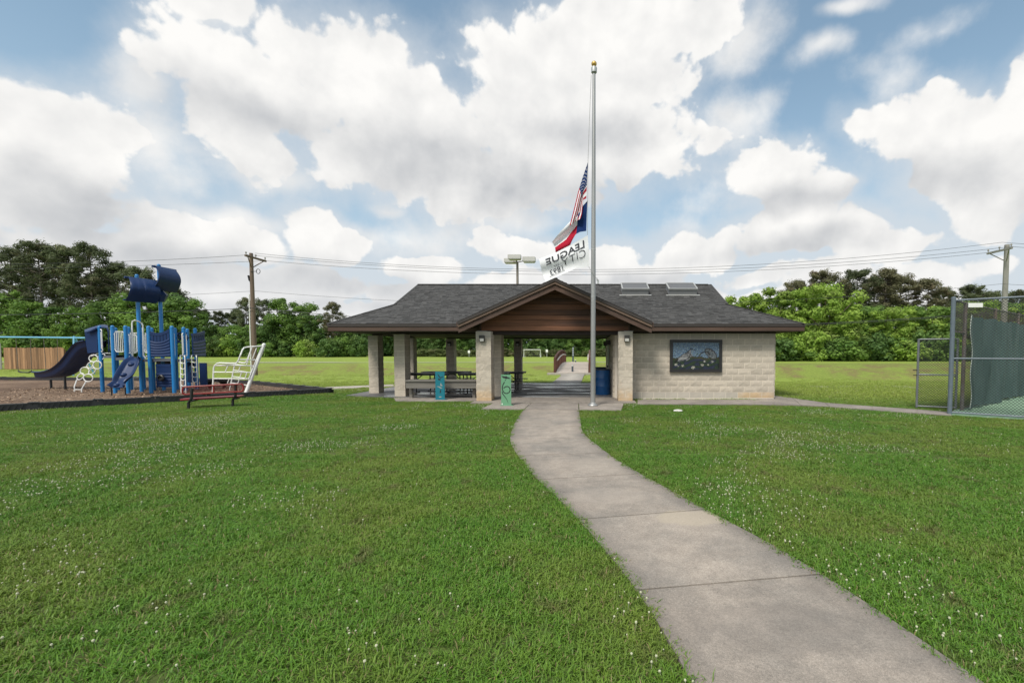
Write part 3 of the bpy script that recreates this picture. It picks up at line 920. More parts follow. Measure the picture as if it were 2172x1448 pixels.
column(P(836, 780, 15.9).x, P(859, 780, 15.9).x, 15.9, .5, CT, ZF, stain=0)
column(P(781.7, 780, 17.15).x, P(802.3, 780, 17.15).x, 17.15, .45, CT, ZF)
column(-8.3, -7.92, 20.6, .42, CT, ZF)
column(P(946.3, 780, 22.1).x, P(963.3, 780, 22.1).x, 22.1, .42, CT, ZF)
column(P(1090.3, 780, 22.1).x, P(1106, 780, 22.1).x, 22.1, .42, CT, ZF)
column(P(1036, 780, 16.0).x, P(1063.5, 780, 16.0).x, 16.0, .5, CT, ZF)
# wall lights
def wall_light(x, y, z):
    b = MB().span(x - .078, x + .078, y - .07, y - .002, z - .10, z + .10); b.span(x - .085, x + .085, y - .095, y - .072, z + .02, z + .105)
    o = b.build('wall_light', M_BRONZE, pav)
    MB().span(x - .06, x + .06, y - .088, y - .071, z - .085, z + .005).build('lens', M_LENS, o)
for px in (1023, 1329.5):
    q = P(px, 718, 14.53); wall_light(q.x, 14.53, q.z)
for (px, py, y) in ((953.5, 729, 22.08), (1098, 729, 22.08)):
    q = P(px, py, y); wall_light(q.x, y, q.z)
for y in (17.2, 20.0):
    b = MB().span(.62, .79, y - .08, y + .08, 1.86, 2.04); b.build('wall_light', M_BRONZE, pav)
dr = MB().span(.775, .80, 18.6, 19.7, .05, 2.12).build('door', M_DOOR, pav)
MB().ball((.75, 18.72, 1.0), .035, 6).build('handle', M_BRONZE, dr)
# roof planes
RB = 19.05 + (19.05 - 14.9)
def roof_pts():
    return dict(a=V((EX0, 14.9, EZ)), b=V((EX1, 14.9, EZ)), c=V((EX1, RB, EZ)), d=V((EX0, RB, EZ)),
                fl=V((GX0, DB, BZ)), fr=V((GX1, DB, BZ)), bl=V((GX0, 38.1 - DB, BZ)), br=V((GX1, 38.1 - DB, BZ)),
                rl=V((GX0, 19.05, RZ)), rr=V((GX1, 19.05, RZ)))
q = roof_pts()
mb = MB()
for pts in ([q['a'], q['b'], q['fr'], q['rr'], q['rl'], q['fl']], [q['c'], q['d'], q['bl'], q['rl'], q['rr'], q['br']],
            [q['d'], q['a'], q['fl'], q['bl']], [q['b'], q['c'], q['br'], q['fr']], [q['fl'], q['rl'], q['bl']], [q['fr'], q['br'], q['rr']]):
    mb.poly(pts)
# soffit below
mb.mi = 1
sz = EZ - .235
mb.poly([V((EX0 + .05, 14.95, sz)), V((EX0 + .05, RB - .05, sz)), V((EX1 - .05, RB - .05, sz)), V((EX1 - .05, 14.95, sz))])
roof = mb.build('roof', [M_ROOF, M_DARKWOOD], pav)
# fascia boards all round, in two steps
for nm, z0, z1, o_, m in (('drip_edge', EZ - .085, EZ + .004, .02, M_DRIP), ('fascia', EZ - .225, EZ - .087, 0, M_FASCIA)):
    xa, xb, ya, yb = EX0 - o_, EX1 + o_, 14.9 - o_, RB + o_
    for (x0, x1, y0, y1) in ((xa, xb, ya, ya + .04), (xa, xb, yb - .04, yb), (xa, xa + .04, ya + .042, yb - .042), (xb - .04, xb, ya + .042, yb - .042)):
        if x1 - x0 > 5:      # long boards are pieced together
            cuts = [x0, -3.55, 1.55, 4.4, x1] if y0 < 16 else [x0, -2, x1]
            for u, w in zip(cuts, cuts[1:]):
                if nm == 'fascia' or True: MB().span(u + .002, w - .002, y0, y1, z0, z1).build(nm, m, roof)
        else:
            MB().span(x0, x1, y0, y1, z0, z1).build(nm, m, roof)
# header beams carrying the roof
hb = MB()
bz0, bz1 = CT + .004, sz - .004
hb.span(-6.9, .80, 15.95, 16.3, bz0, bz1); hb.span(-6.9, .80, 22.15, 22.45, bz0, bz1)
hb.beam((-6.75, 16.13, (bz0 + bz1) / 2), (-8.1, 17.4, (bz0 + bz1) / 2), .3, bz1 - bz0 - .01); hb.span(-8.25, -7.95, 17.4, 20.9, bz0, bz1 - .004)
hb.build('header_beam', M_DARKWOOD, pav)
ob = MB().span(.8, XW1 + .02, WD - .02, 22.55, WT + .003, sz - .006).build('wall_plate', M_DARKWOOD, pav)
# ---- front gable
AP = P(1180, 591, 14.1); LE = P(970, 683, 14.1); RE = P(1384, 683, 14.1)
GXC = (LE.x + RE.x) / 2; GH = (RE.x - LE.x) / 2; GAZ = AP.z; GEZ = LE.z
GS = (GAZ - GEZ) / GH
def vall(z): return 14.9 + (z - EZ) / SL
mb = MB()
for s in (-1, 1):
    e, r = V((GXC + s * GH, 14.1, GEZ)), V((GXC, 14.1, GAZ))
    top = [e, r, V((GXC, vall(GAZ) + .05, GAZ)), V((GXC + s * GH, vall(GEZ) + .05, GEZ))]
    mb.mi = 0; mb.poly([p + V((0, 0, .012)) for p in (top if s < 0 else reversed(top))])
    mb.mi = 1
    bot = [e + V((0, .05, -.13)), r + V((0, .05, -.13)), V((GXC, 16.5, GAZ - .13)), V((GXC + s * GH, 15.0, GEZ - .13))]
    mb.poly([p for p in (reversed(bot) if s < 0 else bot)])
gab = mb.build('gable_roof', [M_ROOF, M_DARKWOOD], pav)
for s in (-1, 1):
    e, r = V((GXC + s * GH, 0, GEZ)), V((GXC, 0, GAZ))
    for nm, t0, t1, y0, y1, m in (('drip_edge', .0, .075, 14.06, 14.1, M_DRIP), ('rake_board', .078, .155, 14.09, 14.13, M('rake_timber', (.155, .10, .072), .7, .25, 6, .2, 20)), ('rake_board', .157, .33, 14.14, 14.18, M_FASCIA)):
        pts = [V((e.x, y0, e.z - t0)), V((r.x, y0, r.z - t0)), V((r.x, y0, r.z - t1)), V((e.x - s * .02, y0, e.z - t1))]
        b = MB(); b.plate(pts if s < 0 else list(reversed(pts)), (0, 1, 0), y1 - y0); b.build(nm, m, gab)
    # eave board of the porch
    MB().span(min(e.x, e.x + s * .03), max(e.x, e.x + s * .03), 14.1, 14.96, GEZ - .15, GEZ - .0).build('fascia', M_FASCIA, gab)
gx0, gx1 = P(1017, 690, 14.75).x, P(1337, 690, 14.75).x
zb0 = P(1180, 701.5, 14.75).z
bh = (P(1180, 594, 14.75).z - P(1180, 701.5, 14.75).z) / 9.5
gw = MB().span(gx0 + .02, gx1 - .02, 14.80, 14.84, zb0 + .03, zb0 + .25).build('gable_wall', M_DARKWOOD, pav)
def hw(z): return (GAZ - .15 - z) / GS
z = zb0
for k in range(9):
    z0, z1 = z + .006, z + bh - .006
    a0, a1 = max(gx0 + .06, GXC - hw(z0)), min(gx1 - .06, GXC + hw(z0))
    b0, b1 = max(gx0 + .06, GXC - hw(z1)), min(gx1 - .06, GXC + hw(z1))
    if b1 - b0 < .05: b0, b1 = GXC - .02, GXC + .02
    if a1 - a0 < .1: break
    MB().plate([V((a0, 14.77, z0)), V((a1, 14.77, z0)), V((b1, 14.762, z1)), V((b0, 14.762, z1))][::-1], (0, 1, 0), .03).build('siding_board', M_WOOD, gw)
    z += bh
mb = MB()
z1 = GAZ - .2
mb.plate([V((gx0 + .05, 14.81, zb0)), V((gx1 - .05, 14.81, zb0)), V((GXC + hw(z1), 14.81, z1)), V((GXC - hw(z1), 14.81, z1))][::-1], (0, 1, 0), .02); mb.build('backing', M_DARKWOOD, gw)
for x in (gx0, gx1 - .055):
    zt = GAZ - .15 - GS * (abs(x + .027 - GXC) + .03)
    MB().span(x, x + .055, 14.74, 14.80, zb0 - .002, zt).build('corner_trim', M_FASCIA, gw)
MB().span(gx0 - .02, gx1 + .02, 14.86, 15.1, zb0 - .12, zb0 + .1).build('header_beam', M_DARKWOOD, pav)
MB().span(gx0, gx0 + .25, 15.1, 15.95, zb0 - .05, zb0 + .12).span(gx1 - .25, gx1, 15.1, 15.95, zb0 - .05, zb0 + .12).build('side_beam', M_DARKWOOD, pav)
for px in (1021, 1334):
    xx = P(px, 700, 14.6).x
    MB().span(xx - .14, xx + .14, 14.6, 14.95, zb0 - .035, zb0 - .003).build('beam_shoe', M_SKYCURB, pav)
# ---- shingles
def shingles(mb, O, U, W_, u0, u1, wmax, wmin=0.0, ex=.125):
    U, W_ = V(U).normalized(), V(W_).normalized(); Nn = U.cross(W_).normalized()
    w = wmin; k = 0
    while w < wmax:
        ww = min(ex, wmax - w)
        a, b = u0(w + ww * .5), u1(w + ww * .5)
        u = a - random.uniform(0, .25)
        while u < b:
            du = random.uniform(.10, .26)
            p, r = max(u, a), min(u + du, b)
            if r - p > .02:
                mb.ti = min(max(random.gauss(.5, .24), 0), 1)
                t = random.choice((.009, .013, .018))
                p_, r_ = p + .003, r - .003
                A, B = O + U * p_ + W_ * w, O + U * r_ + W_ * w
                Ct, Dt = O + U * r_ + W_ * (w + ww + .03), O + U * p_ + W_ * (w + ww + .03)
                n = len(mb.v); mb.v += [A, B, A + Nn * t, B + Nn * t, Ct + Nn * .004, Dt + Nn * .004]
                mb.face((n, n + 1, n + 3, n + 2)); mb.face((n + 2, n + 3, n + 4, n + 5)); mb.face((n, n + 2, n + 5)); mb.face((n + 1, n + 4, n + 3))
            u += du
        w += ex; k += 1
sm = MB()
lenW = math.hypot(19.05 - 14.9, RZ - EZ); wB = lenW * (DB - 14.9) / (19.05 - 14.9)
O_ = V((0, 14.88, EZ + .004)); Wd = V((0, 19.05 - 14.9, RZ - EZ))
lu0 = lambda w: EX0 + (GX0 - EX0) * min(w / wB, 1); lu1 = lambda w: EX1 + (GX1 - EX1) * min(w / wB, 1)
shingles(sm, O_, (1, 0, 0), Wd, lu0, lu1, lenW)
o = sm.build('shingles', M_SHINGLE, roof, tint=True); o['kind'] = 'stuff'
sm = MB()
for s in (-1, 1):
    lenG = math.hypot(GH, GAZ - GEZ)
    # u runs along the porch ridge (y), w up the slope
    vb = lambda w: vall(GEZ + (GAZ - GEZ) * w / lenG) + .03
    if s < 0: shingles(sm, V((GXC - GH, 0, GEZ + .014)), (0, -1, 0), (GH, 0, GAZ - GEZ), lambda w: -vb(w), lambda w: -14.08, lenG)
    else: shingles(sm, V((GXC + GH, 0, GEZ + .014)), (0, 1, 0), (-GH, 0, GAZ - GEZ), lambda w: 14.08, vb, lenG)
for i in range(26):
    sm.ti = random.random(); y = 14.08 + i * .15
    if y < vall(GAZ): sm.box((GXC, y + .07, GAZ + .02), (.16, .146, .02))
o = sm.build('shingles', M_SHINGLE, gab, tint=True); o['kind'] = 'stuff'
sm = MB()
for i in range(48):
    x = GX0 + .12 + i * .26
    if x < GX1: sm.ti = random.random(); sm.box((x, 19.05, RZ + .012), (.25, .22, .022))
# hip caps
for (a, b) in ((q['a'], q['fl']), (q['b'], q['fr'])):
    n = 11
    for i in range(n):
        u, w = a.lerp(b, i / n), a.lerp(b, (i + 1.1) / n); sm.ti = random.random()
        sm.beam(u + V((0, 0, .012)), w + V((0, 0, .016)), .2, .016)
for s, x in ((-1, GX0), (1, GX1)):      # rake edge of the little gablets
    sm.ti = .3
    sm.beam(V((x, DB, BZ + .02)), V((x, 19.05, RZ + .012)), .07, .03)
o = sm.build('ridge_caps', M_SHINGLE, roof, tint=True); o['kind'] = 'stuff'
# skylights on the front slope
def on_roof(x, y):
    r = ray(x, y); # EYE + r.z t = EZ + SL (r.y t - 14.9)
    t = (EZ - SL * 14.9 - EYE) / (r.z - SL * r.y)
    return V((0, 0, EYE)) + r * t
Wn = V(Wd).normalized(); Nn = V((1, 0, 0)).cross(Wn).normalized()
for (x0, x1) in ((1318, 1377), (1416.5, 1479.5)):
    a, b = on_roof(x0, 626.5), on_roof(x1, 626.5)
    cx = (a.x + b.x) / 2; w = (b.x - a.x) * .94; ln = .78
    m = Matrix(((1, 0, 0), tuple(Wn), tuple(Nn))).transposed().to_4x4(); m.translation = V((cx, a.y, a.z)) + Wn * ln / 2
    sk = MB().box((0, 0, 0), (w, ln, .46), mat=m).build('skylight', M_SKYCURB, pav)
    fm = MB(); T_ = lambda x, y, z: m @ Matrix.Translation((x, y, z))
    for sx in (-1, 1): fm.box((0, 0, 0), (.05, ln + .05, .05), mat=T_(sx * (w / 2), 0, .256))
    for sy in (-1, 1): fm.box((0, 0, 0), (w - .052, .05, .05), mat=T_(0, sy * ln / 2, .256))
    fm.build('frame', M_SKYFRAME, sk)
    MB().box((0, 0, 0), (w - .056, ln - .056, .03), mat=T_(0, 0, .249)).build('pane', M_SKYGLASS, sk)
    MB().box((0, 0, 0), (w + .22, .10, .012), mat=T_(0, -ln / 2 - .052, .025)).build('flashing', M_SKYFRAME, sk)
# low weathered timber rail between the left columns
tr = thing('timber_rail', 'low weathered grey timber rail fixed between the two front columns left of the porch', 'rail', (-5, 15.4, 0))
q0, q1 = P(861, 806, 15.35), P(1010, 806, 15.35)
MB().span(q0.x, q1.x, 15.28, 15.9, q0.z - .045, q0.z).build('top_plank', M_GREYWOOD, tr)
MB().span(q0.x + .01, q1.x, 15.32, 15.36, q0.z - .27, q0.z - .048).build('front_plank', M_GREYWOOD, tr)
for x in (q0.x + .1, (q0.x + q1.x) / 2, q1.x - .12):
    MB().span(x - .05, x + .05, 15.5, 15.6, .03, q0.z - .05).build('post', M_GREYWOOD, tr)
# ------------------------------------------------------------------ mural on the block wall
mu = thing('mosaic_mural', 'black framed mosaic of two herons above water lilies, on the pale block wall', 'mural', (3.5, WD - .02, 1.4))
yM = WD - .075
a, b = P(1421.5, 720, yM), P(1531, 789, yM)
c1_, d1_ = P(1424, 787.5, yM), P(1531, 789, yM)
x0, x1, zt, zb_ = a.x, b.x, a.z, b.z
fw = .095
MB().span(x0 + fw, x1 - fw, yM + .02, yM + .065, zb_ + fw, zt - fw).build('backing', M_FRAME, mu)
for (u0, u1, w0, w1) in ((x0, x1, zt - fw, zt), (x0, x1, zb_, zb_ + fw), (x0, x0 + fw, zb_ + fw, zt - fw), (x1 - fw, x1, zb_ + fw, zt - fw)):
    MB().span(u0, u1, yM - .02, yM + .064, w0, w1).build('frame_bar', M_FRAME, mu)
def seg(px_, py_, pts, th):
    best = 1e9
    for (ax_, ay_), (bx_, by_) in zip(pts, pts[1:]):
        dx, dy = bx_ - ax_, by_ - ay_
        t = max(0, min(1, ((px_ - ax_) * dx + (py_ - ay_) * dy) / (dx * dx + dy * dy)))
        best = min(best, math.hypot(px_ - ax_ - dx * t, py_ - ay_ - dy * t))
    return best < th
def ell(px_, py_, cx, cy, rx, ry, ang):
    c_, s_ = math.cos(math.radians(ang)), math.sin(math.radians(ang)); u, w = px_ - cx, py_ - cy
    return math.hypot((u * c_ + w * s_) / rx, (-u * s_ + w * c_) / ry)
def mural_colour(x, y):
    """x, y in sketch units (0..1435, 0..840)"""
    j = random.gauss(1, .22)
    hill = 455 + 22 * math.sin(x * .006 + 1) + (14 * math.sin(x * .02))
    if y < hill:
        c_ = (.10, .22, .40) if random.random() < .66 else random.choice(((.20, .34, .46), (.33, .44, .50), (.08, .16, .30), (.26, .40, .36)))
    else:
        n_ = mnoise.noise((x * .006, y * .012, 3.1))
        if n_ > .12: c_ = (.035, .075, .028)
        elif n_ > -.12: c_ = (.022, .04, .045)
        else: c_ = (.028, .04, .10)
        if y < hill + 70: c_ = (.045, .06, .025) if random.random() < .7 else (.10, .08, .03)
    e = ell(x, y, 360, 450, 240, 92, -32)
    if e < 1: c_ = random.choice(((.25, .26, .28), (.16, .17, .19), (.36, .36, .36), (.08, .08, .10)))
    if .86 < e < 1.06 and y < 470: c_ = (.04, .04, .05)
    if seg(x, y, [(110, 580), (260, 500), (420, 500)], 18): c_ = (.50, .50, .50)
    if seg(x, y, [(70, 620), (150, 540)], 20): c_ = (.015, .015, .02)
    if seg(x, y, [(560, 430), (575, 400), (540, 340), (520, 290), (545, 235)], 30): c_ = (.27, .28, .30)
    if seg(x, y, [(575, 440), (560, 390), (530, 330)], 10): c_ = (.03, .03, .04)
    if seg(x, y, [(430, 330), (500, 255), (560, 205), (620, 222), (700, 250)], 13): c_ = (.02, .02, .03)
    e = ell(x, y, 1180, 350, 215, 120, 38)
    if e < 1 and y < 520: c_ = random.choice(((.20, .22, .23), (.10, .11, .13), (.30, .30, .30), (.05, .05, .07), (.14, .24, .30)))
    if .88 < e < 1.08 and y < 480: c_ = (.06, .06, .07)
    if seg(x, y, [(820, 415), (890, 330), (1000, 290), (1090, 300), (1150, 380)], 18): c_ = (.03, .03, .035)
    if seg(x, y, [(700, 440), (770, 350)], 12): c_ = (.06, .13, .10)
    for (fx, fy, fr) in ((95, 690, 52), (175, 740, 36), (310, 725, 52), (635, 785, 62), (915, 705, 52), (985, 590, 44), (1230, 600, 44), (1100, 700, 30)):
        dd = math.hypot(x - fx, (y - fy) * 1.2)
        if dd < fr and (math.sin(math.atan2(y - fy, x - fx) * 7) > -.2 or dd < fr * .4): c_ = random.choice(((.55, .55, .50), (.42, .42, .38), (.62, .58, .42)))
    if seg(x, y, [(420, 560), (520, 500)], 16): c_ = (.30, .28, .36)
    gr_ = sum(c_) / 3
    return tuple(min(max((v * .72 + gr_ * .28) * j * .72, 0), 1) for v in c_)
NXT, NZT = 92, 54
mb = MB(); cols = []
wx, wz = (x1 - x0 - 2 * fw) / NXT, (zt - zb_ - 2 * fw) / NZT
for i in range(NXT):
    for k in range(NZT):
        ux, uz = x0 + fw + wx * (i + .5) + random.uniform(-.1, .1) * wx, zt - fw - wz * (k + .5) + random.uniform(-.1, .1) * wz
        y = yM + .016 + random.uniform(-.001, .001)
        g_ = .45
        mb.poly([V((ux - wx * g_, y, uz - wz * g_)), V((ux + wx * g_, y + random.uniform(-.001, .001), uz - wz * g_)), V((ux + wx * g_, y, uz + wz * g_)), V((ux - wx * g_, y, uz + wz * g_))])
        cols.append(mural_colour((i + .5) / NXT * 1435, (k + .5) / NZT * 840))
o = mb.build('mosaic_tiles', M_MOSAIC, mu); o['kind'] = 'stuff'
at = o.data.color_attributes.new('tile', 'FLOAT_COLOR', 'CORNER')
at.data.foreach_set('color', [x for c_ in cols for _k in range(4) for x in (c_[0], c_[1], c_[2], 1.0)])
o.data.update()
EXCL.append([(.8, 15.3), (XW1 + .05, 15.3), (XW1 + .05, 22.6), (.8, 22.6)])
# ------------------------------------------------------------------ flagpole and flags
FB = G(1257.5, 860, .035)
FD = FB.y
fx = FB.x
top = P(1260, 152, FD)
fp_ = thing('flagpole', 'tall brushed steel flagpole with a gold ball, standing on the apron before the porch', 'flagpole', (fx, FD, .035))
zt = top.z
leanx = P(1260, 152, FD).x - fx
prof = [(.074, .03), (.072, 2.5), (.064, 5.0), (.053, 7.2), (.042, zt - .05)]
mb = MB(); mb.tube([V((fx + leanx * (z / zt), FD, z)) for r, z in prof], [r for r, z in prof], 16); auto_smooth(mb.build('shaft', M_STEEL, fp_))
mb = MB(); mb.lathe((fx, FD, 0), [(.15, .036), (.155, .05), (.145, .075), (.10, .10), (.08, .13), (.0745, .135)], 20); auto_smooth(mb.build('base_collar', M_STEEL, fp_))
for z in (4.55, 3.2):
    mb = MB(); rr_ = .0665 if z > 4 else .0705; mb.tube([V((fx + leanx * (z / zt), FD, z - .012)), V((fx + leanx * (z / zt), FD, z + .012))], rr_ + .002, 16); auto_smooth(mb.build('joint_ring', M_GALV, fp_))
mb = MB(); mb.lathe((fx + leanx, FD, 0), [(.048, zt - .06), (.08, zt - .03), (.085, zt + .09), (.07, zt + .12), (.02, zt + .13), (.02, zt + .2)], 16); auto_smooth(mb.build('truck', M_GALV, fp_))
mb = MB(); mb.ball((fx + leanx, FD, P(1260, 136, FD).z), .078, 10); auto_smooth(mb.build('ball', M_GOLD, fp_))
mb = MB(); q = P(1269, 597, FD - .05); mb.span(q.x - .03, q.x + .02, FD - .07, FD - .03, q.z - .07, q.z + .05); mb.span(q.x - .05, q.x - .02, FD - .06, FD - .04, q.z + .02, q.z + .1); mb.build('cleat', M_GALV, fp_)
hal = [P(1254, 160, FD), P(1250, 260, FD), P(1247.2, 340, FD), P(1246.6, 420, FD), P(1246, 500, FD), P(1249, 566, FD), P(1255, 577, FD - .1), P(1268, 594, FD - .09)]
MB().tube(hal, .006, 5).build('halyard', M_ROPE, fp_)

def patch(hoist, topc, botc, fly, nu, nv, wave=.05, phase=0, dep=0.0):
    """Coons patch from four pixel polylines at the flagpole's distance; u hoist->fly, v top->bottom"""
    def ev(l, t):
        k = t * (len(l) - 1); i = min(int(k), len(l) - 2); f = k - i
        return V((l[i][0] + (l[i + 1][0] - l[i][0]) * f, l[i][1] + (l[i + 1][1] - l[i][1]) * f))
    g_ = []
    for i in range(nu + 1):
        u = i / nu; row = []
        for j in range(nv + 1):
            v = j / nv
            p = ev(topc, u) * (1 - v) + ev(botc, u) * v + ev(hoist, v) * (1 - u) + ev(fly, v) * u
            p -= V(topc[0]) * (1 - u) * (1 - v) + V(topc[-1]) * u * (1 - v) + V(botc[0]) * (1 - u) * v + V(botc[-1]) * u * v
            d = FD + dep + wave * math.sin(v * 7.5 + u * 3 + phase) * min(1, u * 2 + .12) + .35 * u * wave * math.sin(u * 11 + phase)
            row.append(P(p.x, p.y, d))
        g_.append(row)
    return g_
# stars and stripes
g_ = patch([(1247, 344), (1245.5, 380), (1243.5, 421)], [(1247, 344), (1236, 376), (1226, 408), (1217, 445), (1208, 479)],
           [(1243.5, 421), (1237, 424), (1235.5, 440), (1234, 455), (1231, 464)], [(1208, 479), (1220, 470), (1231, 464)], 26, 26, .04, .6, .02)
mb = MB()
n = 0
mb.v = [p for r in g_ for p in r]
for i in range(26):
    for j in range(26):
        s = j // 3
        mb.mi = 2 if (j < 17 and i < 11) else (0 if s % 2 == 0 else 1)
        mb.face((i * 27 + j, i * 27 + j + 1, (i + 1) * 27 + j + 1, (i + 1) * 27 + j))
us = mb.build('flag', [M_FLAGRED, M_FLAGWHITE, M_FLAGBLUE], smooth=True)
tag(us, 'red and white striped flag with starred blue canton, topmost on the pole', 'flag', 'flags at half mast on the pole')
mb = MB()
def gp(u, v, off=-.012):
    a, b = u * 26, v * 26; i, j = min(int(a), 25), min(int(b), 25); f, h = a - i, b - j
    p = (g_[i][j] * (1 - f) + g_[i + 1][j] * f) * (1 - h) + (g_[i][j + 1] * (1 - f) + g_[i + 1][j + 1] * f) * h
    return p + V((0, off, 0))
for r in range(9):
    for c_ in range(6 if r % 2 == 0 else 5):
        u = (c_ + (.5 if r % 2 == 0 else 1.0)) / 6 * .41; v = (r + .7) / 9.4 * .64
        pts = [gp(u + (.02 if k % 2 == 0 else .009) * math.sin(k * PI / 5), v + (.020 if k % 2 == 0 else .009) * math.cos(k * PI / 5)) for k in range(10)]
        mb.poly(pts)
o = mb.build('stars', M_FLAGWHITE, us); o['kind'] = 'stuff'
# lone star flag
NU, NV = 24, 16
g_ = patch([(1246, 426), (1244.5, 460), (1243.5, 490)], [(1246, 426), (1236, 437), (1224, 455), (1208, 471), (1188, 492), (1171, 513)],
           [(1243.5, 490), (1230, 492), (1221, 497), (1214, 509), (1208, 523), (1179, 538)], [(1171, 513), (1177, 523), (1179, 538)], NU, NV, .08, 2.2, .10)
mb = MB(); mb.v = [p for r in g_ for p in r]
for i in range(NU):
    for j in range(NV):
        mb.mi = 2 if i < NU * .36 else (1 if j < NV * .52 else 0)
        b = NV + 1
        mb.face((i * b + j, i * b + j + 1, (i + 1) * b + j + 1, (i + 1) * b + j))
o = mb.build('flag', [M_FLAGRED, M_FLAGWHITE, M_FLAGBLUE], smooth=True)
tag(o, 'lone star state flag of blue, white and red, billowing below the striped one', 'flag', 'flags at half mast on the pole')
# white city flag, seen from its back so the print reads mirrored
NU, NV = 28, 14
g_ = patch([(1246.5, 499), (1249, 530), (1250.5, 565)], [(1246.5, 499), (1215, 517), (1180, 535), (1143, 549)],
           [(1250.5, 565), (1222, 569), (1190, 583), (1157, 598)], [(1143, 549), (1149, 575), (1157, 598)], NU, NV, .05, .3, -.06)
mb = MB(); mb.sheet(g_)
cf = mb.build('flag', M_FLAGWHITE, smooth=True)
tag(cf, 'white city flag with dark lettering seen in reverse, lowest on the pole', 'flag', 'flags at half mast on the pole')
def city(u, v, off=-.015):
    a, b = min(max(u, 0), 1) * NU, min(max(v, 0), 1) * NV; i, j = min(int(a), NU - 1), min(int(b), NV - 1); f, h = a - i, b - j
    p = (g_[i][j] * (1 - f) + g_[i + 1][j] * f) * (1 - h) + (g_[i][j + 1] * (1 - f) + g_[i + 1][j + 1] * f) * h
    return p + V((0, off, 0))
def text_mesh(s, bold=0.0):
    cu = bpy.data.curves.new('t', 'FONT'); cu.body = s; cu.offset = bold; cu.resolution_u = 3
    ob = bpy.data.objects.new('t', cu); COL.objects.link(ob)
    dg = bpy.context.evaluated_depsgraph_get(); me = bpy.data.meshes.new_from_object(ob.evaluated_get(dg))
    bpy.data.objects.remove(ob); bpy.data.curves.remove(cu)
    return me
def print_on(s, name, parent, place, bold, mat):
    """place(tx, ty): text box 0..1 -> world point"""
    me = text_mesh(s, bold)
    xs_ = [v.co.x for v in me.vertices]; ys_ = [v.co.y for v in me.vertices]
    x0, x1, y0, y1 = min(xs_), max(xs_), min(ys_), max(ys_)
    off = wloc(parent)
    for v in me.vertices: v.co = place((v.co.x - x0) / (x1 - x0), (v.co.y - y0) / (y1 - y0)) - off
    me.materials.clear(); me.materials.append(mat)
    me.name = name
    return put(name, me, parent)
# u runs hoist(right) -> fly(left): text starting at the hoist is mirrored to the viewer
print_on('LEAGUE', 'lettering', cf, lambda tx, ty: city(.09 + .80 * tx, .36 + .015 * tx - .27 * ty * 1.0), .02, M_INK)
print_on('CITY', 'lettering', cf, lambda tx, ty: city(.08 + .52 * tx, .69 - .28 * ty), -.012, M_INK)
print_on('1893', 'lettering', cf, lambda tx, ty: city(.60 + .26 * tx, .84 - .22 * ty), .0, M_INK)
print_on('EST', 'lettering', cf, lambda tx, ty: city(.66 + .10 * tx, .575 - .07 * ty), -.0, M_INK)
mb = MB(); mb.poly([city(.57, .865), city(.89, .865), city(.89, .88), city(.57, .88)]); mb.build('printed_line', M_INK, cf)

# ------------------------------------------------------------------ two cut metal panels
def stand(px0, px1, pyt, pyb, lab, mat, z0):
    b = G((px0 + px1) / 2, pyb, z0); y = b.y
    x0, x1, zt_ = P(px0, pyb, y).x, P(px1, pyb, y).x, P(px0, pyt, y).z
    t = thing('art_panel', lab, 'panel', (b.x, y, z0), group='cut metal panels on the paving')
    MB().span(x0, x1, y - .006, y + .006, z0 + .012, zt_).build('plate', mat, t)
    MB().span(x0 - .03, x1 + .05, y - .05, y + .12, z0, z0 + .012).build('foot_plate', mat, t)
    w, h = x1 - x0, zt_ - z0
    return t, (lambda u, v, o=-.0085: V((x0 + w * u, y + o, zt_ - h * v)))
t, at_ = stand(924, 943.5, 788, 847, 'teal upright metal panel with cut out bird shapes before the timber rail', M_TEAL, .04)
def cut(t, pts, m): 
    b = MB(); b.plate([at_(u, v) for u, v in pts][::-1], (0, 1, 0), .002); return b.build('cut_out', m, t)
cut(t, [(.22, .06), (.42, .13), (.52, .2), (.85, .17), (.8, .2), (.55, .235), (.4, .2), (.3, .12)], M_CUT)
cut(t, [(.3, .24), (.55, .26), (.62, .29), (.4, .31), (.3, .28)], M_CUT)
cut(t, [(.6, .38), (.66, .46), (.8, .5), (.7, .52), (.52, .5)], M_CUTPALE)
cut(t, [(.1, .53), (.35, .52), (.6, .56), (.78, .6), (.55, .6), (.35, .55)], M_CUTPALE)
cut(t, [(.52, .65), (.62, .66), (.6, .74), (.5, .78), (.48, .72)], M_CUT)
cut(t, [(.35, .90), (.5, .885), (.68, .895), (.6, .92), (.42, .925)], M_CUTPALE)
t, at_ = stand(1063.3, 1084.5, 794, 859.5, 'mint green upright metal panel with cut out bee and curling trail beside the porch pier', M_MINT, .034)
cut(t, [(.05, .05), (.3, .055), (.42, .07), (.5, .04), (.58, .07), (.72, .09), (.95, .12), (.8, .14), (.6, .13), (.5, .15), (.38, .12), (.2, .11)], M_CUT)
cut(t, [(.36, .17), (.5, .17), (.43, .21)], M_CUT)
def ribbon(pts, w):
    b = MB(); L_, R_ = [], []
    for i, p in enumerate(pts):
        a, c_ = pts[max(i - 1, 0)], pts[min(i + 1, len(pts) - 1)]
        dx, dy = (c_[0] - a[0]) * .33, (c_[1] - a[1]); n_ = math.hypot(dx, dy) or 1
        ww = w[i] if isinstance(w, list) else w
        L_.append(at_(p[0] - dy / n_ * ww / .33 * .33, p[1] + dx / n_ * ww * .33)); R_.append(at_(p[0] + dy / n_ * ww / .33 * .33, p[1] - dx / n_ * ww * .33))
    b.sheet([L_, R_], .002, (0, 1, 0)); return b
tr_ = [(.36, .24), (.2, .32), (.12, .42), (.14, .5), (.25, .57), (.42, .61), (.62, .61), (.82, .57), (.9, .5), (.85, .43), (.68, .385), (.45, .39), (.25, .44)]
